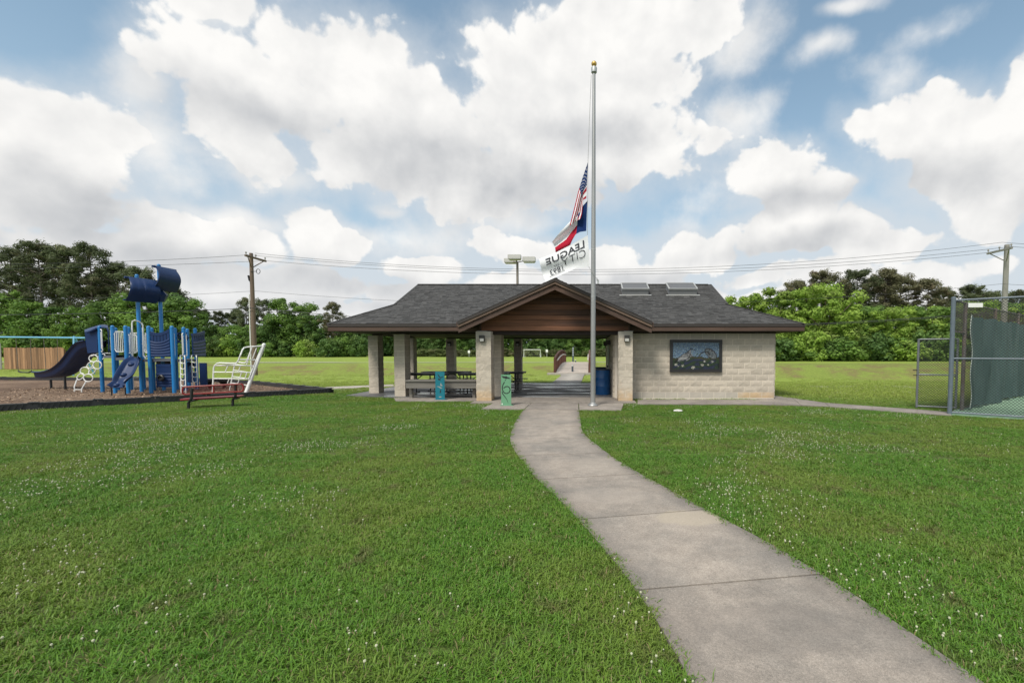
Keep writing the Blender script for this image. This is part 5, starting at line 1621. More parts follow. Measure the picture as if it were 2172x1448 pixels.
# curved white ladders
def ladder(xl, xr, ytop, ybot, d0, d1, n=6):
    l_, r_ = [], []
    for k in range(9):
        t_ = k / 8; y = ytop + (ybot - ytop) * t_; d = d0 + (d1 - d0) * t_
        hook = 0
        l_.append(p2(xl + 10 * t_, y, d)); r_.append(p2(xr + 10 * t_, y, d))
    up = (r_[0] - l_[0])
    mb = MB()
    mb.tube([l_[0] - up * .9 + V((0, .25, .10)), l_[0] - up * .25 + V((0, .05, .10)), l_[0] + V((0, 0, .02))] + l_[1:], .0165, 7)
    mb.tube([r_[0] - up * 1.0 + V((0, .25, .10)), r_[0] - up * .3 + V((0, .05, .10)), r_[0] + V((0, 0, .02))] + r_[1:], .0165, 7)
    g = mb.build('ladder', M_WHITEPIPE, pg)
    for k in range(n):
        t_ = (k + .7) / (n + .2); i = min(int(t_ * 8), 7); f = t_ * 8 - i
        a_, b_ = l_[i].lerp(l_[i + 1], f), r_[i].lerp(r_[i + 1], f)
        MB().tube([a_, a_.lerp(b_, .3) + V((0, .0, -.05)), a_.lerp(b_, .7) + V((0, 0, -.05)), b_], .015, 6).build('rung', M_WHITEPIPE, g)
ladder(928, 975, 1010, 1368, 17.55, 17.4); ladder(1045, 1095, 1008, 1318, 18.5, 18.6)
# ring climber
mb = MB()
rail_l = [p1(850, 902, 17.9), p1(790, 900, 17.9), p1(755, 905, 17.9)]
mb.tube([p1(850, 902, 17.9), p1(770, 898, 17.85), p1(700, 925, 17.8)], .018, 6)
mb.tube([p1(590, 1105, 17.3), p1(570, 1160, 17.2), p1(575, 1180, 17.2), p1(625, 1180, 17.2), p1(660, 1120, 17.3)], .018, 6)
mb.tube([p1(572, 1178, 17.2), p1(572, 1195, 17.2)], .02, 6); mb.tube([p1(627, 1178, 17.2), p1(627, 1200, 17.2)], .02, 6)
g = mb.build('ring_climber', M_WHITEPIPE, pg)
for (x, y, rx, ry, d) in ((718, 940, 34, 27, 17.75), (748, 992, 33, 30, 17.65), (652, 1038, 35, 30, 17.5), (678, 1090, 36, 29, 17.4), (780, 930, 26, 30, 17.8), (695, 990, 26, 30, 17.7), (708, 1038, 26, 30, 17.55), (618, 1080, 26, 30, 17.4)):
    el_ = rx < 30
    pts = []
    for i in range(16):
        a_ = 2 * PI * i / 16
        ox, oy = rx * math.cos(a_), ry * math.sin(a_)
        if el_: ox, oy = ox * .8 - oy * .55, oy * .8 + ox * .2
        pts.append(p1(x + ox, y + oy, d))
    MB().tube(pts, .018, 6, closed=True).build('ring', M_WHITEPIPE, g)
# slides
def trough(mb, path, half, wall, th=.04, wall2=None):
    gr = []
    for i, p in enumerate(path):
        t_ = (path[min(i + 1, len(path) - 1)] - path[max(i - 1, 0)]); tp = V((t_.x, t_.y, 0)).normalized(); s = V((-tp.y, tp.x, 0)); up = s.cross(t_.normalized()); up = up if up.z > 0 else -up
        row = []
        for (u, w) in ((-1.12, .92), (-1.06, 1), (-.98, .92), (-.90, .25), (-.72, .02), (-.35, 0), (0, -.01), (.35, 0), (.72, .02), (.90, .25), (.98, .92), (1.06, 1), (1.12, .92)):
            row.append(p + s * (u * half) + up * (w * wall))
        gr.append(row)
    mb.sheet(gr, th)
def smooth_path(pts, n):
    out = []
    k = len(pts)
    for i in range(n + 1):
        t_ = i / n * (k - 1); j = min(int(t_), k - 2); f = t_ - j
        a_, b_, c_, d_ = pts[max(j - 1, 0)], pts[j], pts[j + 1], pts[min(j + 2, k - 1)]
        out.append(.5 * ((2 * b_) + (c_ - a_) * f + (2 * a_ - 5 * b_ + 4 * c_ - d_) * f * f + (3 * b_ - a_ - 3 * c_ + d_) * f ** 3))
    return out
mb = MB()
wp = [p1(745, 858, 18.2), p1(700, 872, 18.25), p1(648, 925, 18.45), p1(580, 1010, 18.8), p1(500, 1068, 19.15), p1(420, 1090, 19.5), p1(352, 1090, 19.75)]
trough(mb, smooth_path(wp, 26), .36, .26)
sl = mb.build('big_slide', M_NAVY, pg); auto_smooth(sl, 50)
for (x, y0, y1, d) in ((390, 1105, 1172, 19.4), (497, 1075, 1168, 19.0)):
    a_ = p1(x, y0, d); MB().tube([V((a_.x, d, 0)), V((a_.x, d, a_.z))], .04, 8).build('leg', M_BLACK, sl)
# slide hood: a shell with a tall open arch
mb = MB(); prof = []
def hood(d):
    w = []
    for (x, y) in ((672, 900), (655, 800), (650, 740), (690, 725), (765, 703), (800, 700), (828, 706), (838, 740), (842, 890)): w.append(p1(x, y, d))
    return w
h0, h1 = hood(17.75), hood(18.75)
gr = [[p + V((.0, 0, 0)) for p in h0], [p.lerp(q, .5) + V((0, 0, .10)) for p, q in zip(h0, h1)], h1]
mb.sheet(gr, .04)
inner = [p1(x, y, 17.75) for (x, y) in ((745, 895), (742, 800), (760, 735), (770, 712))]
outer = [p1(x, y, 17.75) for (x, y) in ((672, 900), (655, 800), (652, 742), (765, 703))]
mb.sheet([[p for p in outer], [p + V((0, .03, 0)) for p in inner]], .03, (0, 1, 0))
hd = mb.build('slide_hood', M_NAVY, pg); auto_smooth(hd, 45)
MB().tube([p1(672, 740, 17.7), p1(690, 735, 17.7), p1(740, 712, 17.72)], .04, 7).build('hood_rim', M_NAVY, hd)
mb = MB()
wp = [p1(1062, 945, 17.1), p1(1035, 965, 17.0), p1(1000, 1025, 16.8), p1(960, 1095, 16.55), p1(925, 1145, 16.4), p1(905, 1168, 16.3)]
trough(mb, smooth_path(wp, 18), .25, .12, .03)
s2 = mb.build('bump_slide', M_NAVY, pg); auto_smooth(s2, 50)
for (x, y, d) in ((1005, 980, 16.95), (945, 1060, 16.65), (890, 1140, 16.4)):
    b = MB(); q = p1(x + 6, y + 8, d - .04); b.ball((q.x, q.y, q.z), .11, 8, .7); auto_smooth(b.build('bump', M_NAVY, s2), 80)
for (x, d) in ((856, 16.4), (962, 16.3)):
    a_ = p1(x, 1175, d); MB().tube([V((a_.x, d, 0)), V((a_.x, d, a_.z + .05))], .022, 7).build('leg', M_BLACK, s2)
# small spinner ring and pole under the deck
mb = MB(); q = P(287, 799, 18.9); mb.tube([V((q.x + .16 * math.cos(a_), 18.9 + .16 * math.sin(a_), q.z)) for a_ in [2 * PI * i / 14 for i in range(14)]], .018, 6, closed=True); mb.tube([V((q.x - .1, 18.9, .0)), V((q.x - .1, 18.9, q.z))], .025, 6)
mb.build('talk_tube', M_WHITEPIPE, pg)
# ---- separate ship's bow climber
bw = thing('bow_climber', 'free standing white pipe climber shaped like a ship bow in the mulch', 'climber', (P(490, 830, 17.6).x, 17.6, 0))
def pipe(pts, d, r=.022, name='pipe'):
    d = d if isinstance(d, (list, tuple)) else [d] * len(pts)
    MB().tube([p3(x, y, dd) for (x, y), dd in zip(pts, d)], r, 8).build(name, M_WHITEPIPE, bw)
n1, n2 = 17.3, 18.7
a_, b_ = p3(970, 918, 17.4), p3(1205, 308, 17.9)
mb = MB(); mb.tube([V((a_.x, a_.y, 0)), b_], .062, 12); mb.ball(b_, .066, 8); auto_smooth(mb.build('stem_post', M_WHITEPIPE, bw), 60)
pipe([(550, 925), (556, 760), (562, 610), (575, 572), (605, 548), (640, 540), (740, 545), (830, 548), (858, 540), (878, 510), (905, 440), (930, 375), (950, 348), (985, 338), (1080, 330), (1185, 322)], [17.2] * 11 + [17.3, 17.4, 17.5, 17.6, 17.85], .026, 'top_rail')
pipe([(765, 895), (795, 745), (815, 640), (832, 562)], [18.6] * 4, .024, 'upright'); pipe([(830, 560), (960, 572), (1085, 585)], [18.6, 18.3, 17.8])
pipe([(580, 573), (830, 570), (1085, 578)], [17.2, 17.3, 17.7]); pipe([(566, 657), (800, 658), (1055, 662)], [17.2, 17.3, 17.6]); pipe([(560, 741), (780, 741), (1020, 743)], [17.2, 17.3, 17.5])
pipe([(888, 498), (1000, 499), (1108, 501)], [17.3, 17.5, 17.8]); pipe([(880, 528), (930, 540), (968, 540), (985, 515), (1050, 350)], [18.2] * 5); pipe([(1110, 350), (1062, 480)], 17.85, .016)
pipe([(742, 580), (710, 655)], 17.25, .016, 'rung'); pipe([(905, 580), (883, 640)], 17.3, .016, 'rung'); pipe([(918, 665), (893, 740), (872, 800)], 18.0, .016, 'rung'); pipe([(990, 660), (962, 740)], 17.4, .016, 'rung'); pipe([(760, 745), (738, 800)], 18.4, .016, 'rung')
pipe([(822, 632), (940, 650), (1050, 668)], [18.6, 18.2, 17.7], .018); pipe([(803, 712), (900, 725), (1015, 748)], [18.6, 18.2, 17.6], .018); pipe([(782, 795), (880, 808), (985, 826)], [18.6, 18.2, 17.5], .018)
pipe([(985, 560), (1048, 352)], 18.0, .018, 'rung')
pipe([(1180, 325), (1010, 745)], [17.85, 17.45], .02)
for k, (x, lab) in enumerate(((510, 'left of two small black stepping stools in the mulch behind the red bench'), (697, 'right of two small black stepping stools, nearer the white bow climber'))):
    q = p3(x, 800, 19.6); zz = p3(x, 742, 19.6).z
    t_ = thing('stepping_stool', lab, 'stool', (q.x, 19.6, 0), group='black stepping stools')
    MB().lathe((q.x, 19.6, 0), [(.06, .0), (.06, zz - .22)], 10).build('leg', M_BLACK, t_)
    mb = MB(); mb.lathe((q.x, 19.6, 0), [(.12, zz - .22), (.2, zz - .12), (.21, zz - .10), (.30, zz - .09), (.30, zz)], 12); mb.build('seat', M_BLACK, t_)
# ---- red park bench
rb = thing('park_bench', 'red perforated metal bench on black legs facing the playground, out on the lawn', 'bench', (G(450, 864).x, 12.9, 0))
bl_, br_ = p3(160, 0, 13.0).x, 0
yb, ya_ = 12.75, 13.35
A_, B_ = p3(165, 945, yb), p3(945, 905, ya_)         # back: lower corners
At, Bt = p3(165, 850, yb), p3(945, 808, ya_)
u = (B_ - A_); un = V((u.x, u.y, 0)).normalized(); ninw = V((-un.y, un.x, 0))
zl0, zl1 = A_.z, At.z; zr0, zr1 = B_.z, Bt.z
def bp(t_, s): return V((A_.x + u.x * t_, A_.y + u.y * t_, (zl0 + (zr0 - zl0) * t_) * (1 - s) + (zl1 + (zr1 - zl1) * t_) * s))
ring = [bp(.0, .3), bp(.0, .7), bp(.012, .9), bp(.035, 1), bp(.5, 1), bp(.965, 1), bp(.988, .9), bp(1, .7), bp(1, .3), bp(.988, .1), bp(.965, 0), bp(.5, 0), bp(.035, 0), bp(.012, .1)]
bk_ = MB().tube(ring, .024, 8, closed=True).build('backrest', M_RED, rb)
mb = MB()
for k in range(64):
    t_ = .015 + .97 * k / 63; mb.tube([bp(t_, .03), bp(t_, .97)], .0032, 3, cap=False)
for s in (.14, .28, .42, .56, .70, .84): mb.tube([bp(.0, s), bp(1, s)], .0032, 3, cap=False)
o = mb.build('back_mesh', M_RED, bk_); o['kind'] = 'stuff'
MB().tube([bp(.5, 0), bp(.5, 1)], .02, 8).build('centre_bar', M_RED, bk_)
# seat reaches away from the back, toward the playground
SA, SB_ = p3(120, 1005, yb + .05), p3(915, 960, ya_ + .05)
zs = (SA.z + SB_.z) / 2
def spt(t_, w, dz=0): q = SA.lerp(SB_, t_); return V((q.x + ninw.x * w, q.y + ninw.y * w, SA.z + (SB_.z - SA.z) * t_ + dz))
mb = MB(); out_ = [(0, .05), (.01, .01), (.03, -.01), (.97, -.01), (.99, .01), (1, .05), (1, .33), (.99, .37), (.97, .39), (.03, .39), (.01, .37), (0, .33)]
n = len(mb.v); k = len(out_)
for dz in (-.035, 0): mb.v += [spt(a_, b_, dz) for a_, b_ in out_]
mb.face([n + i for i in reversed(range(k))]); mb.face([n + k + i for i in range(k)])
for i in range(k): j = (i + 1) % k; mb.face((n + i, n + j, n + k + j, n + k + i))
mb.build('seat', M_RED, rb)
for (x, d, yt, ys, yf, xf) in ((283, yb - .05, 866, 1000, 1130, 240), (845, ya_ - .06, 812, 965, 1088, 806)):
    top_, mid, ft = p3(x, yt, d), p3(x - 6, ys, d), p3(xf, yf, d + .05)
    mb = MB(); mb.tube([top_, p3(x - 2, (yt + ys) / 2, d), mid, p3(xf + 12, ys + 35, d + .04), p3(xf + 2, ys + 50, d + .05), V((ft.x, ft.y, -.02))], .035, 8); mb.build('leg', M_BLACK, rb)
    MB().beam(flat(mid, zs - .06), flat(mid, zs - .06) + ninw * .42, .05, .045).build('seat_bracket', M_BLACK, rb)
# ---- swings, far left
sy = 30.0
sw = thing('swing_set', 'pale blue swing frame beyond the big slide at the far left', 'swing set', (-35, sy, 0))
b1_, b2_ = P(-170, 713, sy), P(181, 716.5, sy)
MB().tube([b1_, b2_], .055, 10).build('top_bar', M_SWINGBLUE, sw)
for bx in (P(157, 717, sy).x, P(-150, 717, sy).x):
    for s in (-1, 1): MB().tube([V((bx, sy, b1_.z)), V((bx + .35 - s * .1, sy + s * (.9 if s > 0 else .55), terr(bx, sy + s)))], .05, 8).build('leg', M_SWINGBLUE, sw)
for (xa, xb, yy) in ((33.5, 64.5, 789), (92.5, 121.5, 789)):
    a_, b_ = P(xa, 717, sy), P(xb, 717, sy); zz = P(xa, yy, sy).z
    t_ = MB().tube([V((a_.x + .05, sy, zz + .05)), V(((a_.x + b_.x) / 2 - .2, sy, zz - .03)), V(((a_.x + b_.x) / 2 + .2, sy, zz - .03)), V((b_.x - .05, sy, zz + .05))], .05, 8).build('swing_seat', M_BLACK, sw)
    for q, e in ((a_, .05), (b_, -.05)): MB().tube([q, V((q.x + e, sy, zz + .05))], .015, 6).build('chain', M_RUSTPIPE, t_)
# ---- wooden fence
fy = 33.5
fa, fb2 = P(8, 760, fy), P(136, 760, fy)
zt_ = P(60, 737, fy).z; zb2 = P(60, 781, fy).z
wf = thing('wooden_fence', 'short run of new tan cedar board fence behind the swings', 'fence', ((fa.x + fb2.x) / 2, fy, zb2))
nbd = 26; w_ = (fb2.x - fa.x) / nbd
for k in range(nbd):
    x = fa.x + w_ * k; h_ = zt_ + random.uniform(-.03, .03)
    MB().span(x + .005, x + w_ - .005, fy + random.uniform(-.006, .006), fy + .025, zb2 - .05, h_).build('board', M_CEDAR, wf)
for z in (zb2 + .3, zt_ - .35): MB().span(fa.x, fb2.x, fy + .028, fy + .07, z - .04, z + .04).build('rail', M_CEDAR, wf)
for x in (fa.x + .1, (fa.x + fb2.x) / 2, fb2.x - .1): MB().span(x - .05, x + .05, fy + .072, fy + .17, zb2 - .6, zt_ - .1).build('post', M_CEDAR, wf)
wg = thing('wooden_fence', 'old silver grey board fence at the left edge, joining the tan fence', 'fence', (fa.x - 2, fy - .2, zb2))
for k in range(16):
    x = fa.x - .05 - w_ * (k + 1); MB().span(x + .005, x + w_ - .005, fy - .1 + random.uniform(-.006, .006), fy - .075, zb2 - .05, zt_ + .30 + random.uniform(-.03, .03)).build('board', M_GREYBOARD, wg)
MB().span(fa.x - 16 * w_, fa.x - .06, fy - .07, fy - .03, zt_ - .3, zt_ - .22).build('rail', M_GREYBOARD, wg); MB().span(fa.x - 16 * w_, fa.x - .06, fy - .07, fy - .03, zb2 + .3, zb2 + .38).build('rail', M_GREYBOARD, wg)
# ------------------------------------------------------------------ utility poles and lines
def utility_pole(px, pyb, pyt, d, lab, mat, r0, r1, lean=0):
    b = P(px, pyb, d); zt_ = P(px, pyt, d).z; z0 = terr(b.x, d) - .3
    t = thing('utility_pole', lab, 'utility pole', (b.x, d, max(z0, -.05)), group='wooden utility poles')
    mb = MB(); mb.tube([V((b.x + lean * k / 6, d, z0 + (zt_ - z0) * k / 6)) for k in range(7)], [r0 + (r1 - r0) * k / 6 for k in range(7)], 12); auto_smooth(mb.build('shaft', mat, t))
    return t, b, zt_
ul, b, zl_ = utility_pole(541, 794, 537, 31.5, 'brown wooden utility pole standing beyond the white bow climber', M_POLEWOOD, .17, .11)
def arm(t, p, q, zt_, x, d, mat):
    MB().beam(p, q, .10, .12).build('crossarm', mat, t)
    for e in (.38, -.38):
        m_ = (p + q) / 2 + (q - p) * e; b_ = MB().tube([m_ - V((0, 0, .05)), V((x, d, m_.z - .68))], .032, 6); b_.build('brace', mat, t)
    for e in (-.46, .46, 0.0):
        m_ = (p + q) / 2 + (q - p) * e + V((0, 0, .06)); b_ = MB(); b_.lathe(m_, [(.02, 0), (.02, .08), (.05, .1), (.05, .15), (.03, .2)], 8); b_.build('insulator', M_POLEGREY, t)
arm(ul, P(520, 541.5, 30.6), P(564, 554, 32.6), zl_, b.x, 31.5, M_POLEWOOD)
MB().tube([V((b.x - .19, 31.42, 0)), V((b.x - .17, 31.42, P(536, 624, 31.4).z))], .035, 8).build('conduit', M_WHITE, ul)
q = P(550, 576, 31.4); mb = MB(); mb.tube([q + V((.13 * math.cos(a_), -.1, .16 * math.sin(a_))) for a_ in [2 * PI * i / 14 for i in range(14)]], .02, 5, closed=True); mb.tube([V((b.x, 31.4, q.z)), q + V((-.1, -.1, 0))], .02, 5); mb.build('wire_coil', M_BLACK, ul)
q = P(528, 592, 31.4); mb = MB(); mb.tube([V((b.x, 31.4, q.z - .35)), q], .025, 6); mb.tube([q + V((-.03, 0, .25)), q + V((.04, 0, -.1))], .06, 6); mb.tube([V((b.x, 31.4, q.z - .02)), q], .018, 5); mb.build('cutout_switch', M_BLACK, ul)
ur, b2_, zr_ = utility_pole(2125, 790, 519, 29.0, 'grey weathered utility pole behind the tennis fence at the right edge', M_POLEGREY, .18, .13)
arm(ur, P(2094, 538, 29.9), P(2147, 525.5, 28.1), zr_, b2_.x, 29.0, M_POLEGREY)
def wire(pts, r, lab, n=40):
    """pts: pixel + distance of two ends and the height of the lowest middle"""
    (x0, y0, d0), (x1, y1, d1), ym = pts
    out = []
    a_, c_ = P(x0, y0, d0), P(x1, y1, d1)
    xm = (x0 + x1) / 2; m_ = P(xm, ym, (d0 + d1) / 2)
    sag = (a_.z + c_.z) / 2 - m_.z
    for i in range(n + 1):
        t_ = i / n; q = a_.lerp(c_, t_); q.z -= 4 * sag * t_ * (1 - t_); out.append(q)
    o = MB().tube(out, r, 5).build('power_line', M_WIRE); tag(o, lab, 'cable', 'overhead lines between the utility poles'); return o
wire(((541, 537, 31.5), (2126, 514, 29.0), 571.5), .011, 'topmost overhead wire running across above the shelter roof')
wire(((563, 553, 32.6), (2095, 536, 29.9), 582), .011, 'third overhead wire down, above the shelter roof and lowest of the trio')
wire(((523, 540, 30.7), (2146, 523, 28.2), 576), .011, 'second overhead wire down, between the top one and the lowest of the trio')
wire(((541, 617, 31.5), (2125, 602, 29.0), 647), .009, 'thin single overhead wire meeting the poles well below their crossarms')
wire(((541, 653, 31.3), (2125, 661, 28.9), 694), .020, 'thick black communication cable lowest on the poles, passing behind the shelter')
wire(((541, 658, 31.3), (2125, 664, 28.9), 697), .011, 'thin cable strapped just below the thick communication cable')
wire(((520, 541, 30.7), (-120, 560, 27.5), 556), .011, 'upper overhead wire left of the brown pole, passing in front of the pines')
wire(((563, 553, 32.6), (-120, 572, 29.0), 565), .011, 'lower overhead wire left of the brown pole, in front of the pines')
wire(((541, 617, 31.5), (-120, 634, 28.5), 631), .009, 'thin overhead wire left of the brown pole, behind the two sails')
wire(((541, 653, 31.3), (-120, 668, 28.3), 664), .020, 'thick black cable left of the brown pole, crossing behind the masts')
wire(((2126, 514, 29), (2330, 523, 24), 520), .011, 'topmost wire leaving the grey pole to the right'); wire(((2146, 523, 28.2), (2350, 532, 23), 529), .011, 'second wire leaving the grey pole to the right')
wire(((2125, 602, 29), (2330, 606, 24), 606), .009, 'thin wire leaving the grey pole to the right, above the tennis fence')
# parking lot lamp behind the roof
ly = 30.0
b = P(1099, 790, ly); zt_ = P(1099, 553, ly).z
lp_ = thing('lamp_post', 'tan steel lamp post with three pale box lamps, rising behind the shelter roof', 'lamp post', (b.x, ly, 0))
auto_smooth(MB().tube([V((b.x, ly, 0)), V((b.x, ly, zt_ - .06))], [.10, .075], 10).build('pole', M_LAMPPOLE, lp_))
for (x0, x1, yt, yb, d) in ((1078, 1105, 541, 551.5, ly - .35), (1109, 1135.5, 545.5, 557, ly - .1), (1070, 1096, 549, 559, ly + .45)):
    a_, c_ = P(x0, yb, d), P(x1, yt, d)
    mb = MB(); w, dp = c_.x - a_.x, .42
    xm, zm_ = (a_.x + c_.x) / 2, (a_.z + c_.z) / 2; h_ = c_.z - a_.z
    n = 0
    for (sx, z) in ((.82, -h_ / 2), (1, -h_ * .28), (1, h_ / 2)):
        for (ux, uy) in ((-1, -1), (1, -1), (1, 1), (-1, 1)): mb.v.append(V((xm + ux * w / 2 * sx, d + uy * dp / 2 * sx, zm_ + z)))
    for i in range(2):
        for j in range(4): mb.face((i * 4 + j, i * 4 + (j + 1) % 4, i * 4 + 4 + (j + 1) % 4, i * 4 + 4 + j))
    mb.face((3, 2, 1, 0)); mb.face((8, 9, 10, 11))
    hd = mb.build('lamp_head', M_LAMP, lp_)
    MB().beam((b.x, ly, zt_ - .1), (xm, d, zm_), .05, .05).build('bracket', M_LAMPPOLE, lp_)

# ------------------------------------------------------------------ trees
def rvec(rr):
    while True:
        v = V((rr.uniform(-1, 1), rr.uniform(-1, 1), rr.uniform(-1, 1)))
        if .02 < v.length < 1: return v
def card(mb, p, nrm, a, b, rr):
    nrm = nrm.normalized(); u = nrm.orthogonal().normalized(); w = nrm.cross(u)
    an = rr.uniform(0, 2 * PI); u, w = u * math.cos(an) + w * math.sin(an), w * math.cos(an) - u * math.sin(an)
    n = len(mb.v); bend = nrm * a * rr.uniform(-.25, .1)
    mb.v += [p - u * a, p - w * b + bend * .3, p + u * a + bend, p + w * b + bend * .3]
    mb.face((n, n + 1, n + 2, n + 3))
def clump(mb, c, r, n, rr, a, b, flatn=.75, tone=.5):
    for _ in range(n):
        v = rvec(rr).normalized()
        rad = r * rr.triangular(.3, 1.3, .95) * (1 + .45 * mnoise.noise(v * 2.3 + c))
        p = c + V((v.x * rad, v.y * rad, v.z * rad * flatn))
        nr = v + rvec(rr) * .55 + V((0, 0, .25))
        mb.ti = min(max(tone + rr.gauss(0, .22), 0), 1)
        card(mb, p, nr, a * rr.uniform(.6, 1.3), b * rr.uniform(.6, 1.3), rr)
def broadleaf(seed, H=10.0, wide=.40, low=.06, clumps=58, per=260, a=.17, b=.105):
    rr = random.Random(seed); cr, tk = MB(), MB()
    tk.tube([V((.1 * math.sin(k), .1 * math.cos(k * 1.7), H * .72 * k / 6)) for k in range(7)], [.22 - .026 * k for k in range(7)], 8)
    for i in range(clumps):
        t_ = (i + .5) / clumps
        z = H * (low + (.93 - low) * t_)
        env = wide * H * (math.sin(PI * min(max((z / H - low * .2) / (1.04 - low * .2), 0), 1)) ** .6) * rr.uniform(.55, 1.05)
        an = i * 2.399 + rr.uniform(-.5, .5); q = rr.uniform(.45, 1) if i % 4 else rr.uniform(0, .4)
        c = V((math.cos(an) * env * q, math.sin(an) * env * q, z))
        r = H * rr.choice((.05, .07, .09, .11, .145)) * rr.uniform(.85, 1.15)
        if z > H * .72: r *= .75; c += V((rr.uniform(-.1, .1), rr.uniform(-.1, .1), rr.uniform(0, .07))) * H
        tone = rr.uniform(.25, .75)
        clump(cr, c, r, per, rr, a, b, .8, tone)
        if i % 3 == 0: tk.tube([V((0, 0, max(z * .55, .6))), c * .5 + V((0, 0, z * .28)), c], [.09, .06, .025], 5)
    return tk, cr
def pine(seed, H=20.0, bare=.42, wide=.21, n=46, per=180, a=.27, b=.085):
    rr = random.Random(seed); cr, tk = MB(), MB()
    bx, by = rr.uniform(-.5, .5), rr.uniform(-.5, .5)
    ax_ = lambda z: V((bx * math.sin(z / H * 2.4), by * math.sin(z / H * 2.9), z))
    tk.tube([ax_(H * .97 * k / 9) for k in range(10)], [.30 - .028 * k for k in range(10)], 8)
    for i in range(n):
        t_ = (i + .3) / n; z = H * (bare + (.97 - bare) * t_ ** .85)
        env = wide * H * (1.05 - .75 * t_ ** 1.9) * (.55 + .45 * min(1, t_ * 3)) * rr.uniform(.5, 1.15)
        an = i * 2.399 + rr.uniform(-.6, .6)
        dirv = V((math.cos(an), math.sin(an), 0)); s0 = ax_(z); tip = s0 + dirv * env + V((0, 0, env * rr.uniform(.15, .45)))
        tk.tube([s0, s0.lerp(tip, .5) + V((0, 0, -.05 * env)), tip], [.10, .065, .025], 5)
        for k in range(rr.choice((1, 2, 3))):
            c = s0.lerp(tip, rr.uniform(.6, 1.05)) + rvec(rr) * .5
            clump(cr, c, rr.uniform(.5, 1.1), per // 2, rr, a, b, .78, rr.uniform(.2, .8))
    for k in range(4): clump(cr, ax_(H * .96) + rvec(rr) * .8, 1.0, per // 2, rr, a, b, .75, .5)
    return tk, cr
def shrub(seed, H=3.0):
    rr = random.Random(seed); cr, tk = MB(), MB()
    for k in range(5):
        an = k * 1.3; tk.tube([V((0, 0, 0)), V((math.cos(an) * .3, math.sin(an) * .3, H * .4)), V((math.cos(an) * .8, math.sin(an) * .8, H * .75))], [.05, .035, .015], 5)
    for i in range(20):
        z = H * (.08 + .80 * (i / 20)); e = 1.5 * math.sin(PI * min(.98, z / H * .8 + .2)) ** .6 * rr.uniform(.3, 1.1); an = i * 2.399
        clump(cr, V((math.cos(an) * e, math.sin(an) * e, z)), rr.uniform(.4, .72), 150, rr, .15, .085, .85, rr.uniform(.2, .8))
    return tk, cr
def bake(pair, leafm, barkm):
    tk, cr = pair
    return tk.data('trunk', barkm, smooth=True), cr.data('crown', leafm, tint=True), cr
PINES = [(pine(100 + i, 20, (.40, .48, .36, .44, .52, .33)[i], (.21, .19, .235, .20, .24, .18)[i]), 20) for i in range(6)]
BROAD = [(broadleaf(200 + i, 10, (.40, .34, .46, .38, .30, .42, .36)[i], (.06, .06, .05, .16, .08, .05, .22)[i], (58, 50, 64, 52, 56, 44, 48)[i]), 10) for i in range(7)]
SHRUB = [(shrub(300 + i), 3) for i in range(3)]
TREES = {}
def tree_data(kind, i, leafm, barkm):
    k = (kind, i, leafm.name)
    if k not in TREES:
        pair, H = {'pine': PINES, 'broad': BROAD, 'shrub': SHRUB}[kind][i]
        TREES[k] = (pair[0].data('trunk', barkm, smooth=True), pair[1].data('crown', leafm, tint=True), H)
    return TREES[k]
PLAN = []   # kind, px of the trunk, py of the top, distance, leaf material
for (x, y, d) in ((-60, 540, 97), (28, 527, 99), (62, 560, 108), (92, 517, 98), (128, 545, 106), (158, 523, 100), (196, 519, 98), (226, 572, 104), (262, 558, 100), (303, 566, 99), (343, 603, 106), (372, 612, 102), (412, 640, 112)):
    PLAN.append(('pine', x, y, d, M_PINE))
for (x, y, d) in ((440, 658, 118), (466, 660, 116), (490, 664, 118), (523, 631, 100), (562, 634, 101), (505, 655, 119)): PLAN.append(('pine', x, y, d, M_PINE))
PLAN.append(('pine', 705, 642, 96, M_PINEPALE))
for i, (x, y, d) in enumerate(((-40, 640, 95), (15, 610, 96), (60, 640, 94), (105, 652, 95), (150, 664, 94), (190, 655, 95), (232, 640, 95), (275, 636, 95), (318, 622, 95), (358, 622, 96), (398, 636, 96), (430, 676, 97), (455, 690, 96), (485, 694, 95), (515, 690, 94), (578, 672, 95), (607, 634, 97), (640, 642, 98), (668, 668, 97), (545, 700, 94), (738, 690, 99), (765, 684, 101))):
    PLAN.append(('broad', x, y, d, (M_LEAF, M_LEAFMID, M_LEAFMID)[i % 3]))
for i, x in enumerate(range(795, 1330, 42)): PLAN.append(('broad', x + (i * 37) % 17, 684 + (i * 53) % 16, 103 + (i * 29) % 5, (M_LEAF, M_LEAFMID, M_LEAF)[i % 3]))
for (x, y, d) in ((1690, 597, 76), (1738, 578, 74), (1775, 600, 80), (1813, 573, 73), (1846, 590, 79), (1876, 571, 73), (1908, 584, 75), (1960, 591, 72), (2000, 612, 82), (2048, 607, 78), (2096, 619, 80), (2157, 615, 76), (2220, 600, 75)):
    PLAN.append(('pine', x, y, d, M_PINE if x > 1990 or x % 2 else M_PINEPALE))
for i, (x, y, d) in enumerate(((1560, 640, 64), (1586, 627, 62), (1640, 613, 60), (1672, 618, 64), (1716, 608, 59), (1752, 606, 57), (1792, 640, 58), (1830, 648, 59), (1868, 652, 57), (1905, 664, 58), (1944, 650, 59), (1984, 648, 57), (2024, 640, 58), (2066, 640, 57), (2110, 648, 59), (2150, 640, 58), (2200, 636, 57), (2250, 630, 58))):
    PLAN.append(('broad', x, y, d, (M_LEAFBRIGHT, M_LEAFBRIGHT, M_LEAFBRIGHT, M_LEAFMID)[i % 4]))
for i, x in enumerate(range(-40, 790, 40)): PLAN.append(('shrub', x + (i * 23) % 19, 704 + (i * 41) % 22, 92.5 + (i * 17) % 3, (M_LEAF, M_LEAFMID, M_LEAF, M_LEAFBRIGHT)[(i * 7) % 4]))
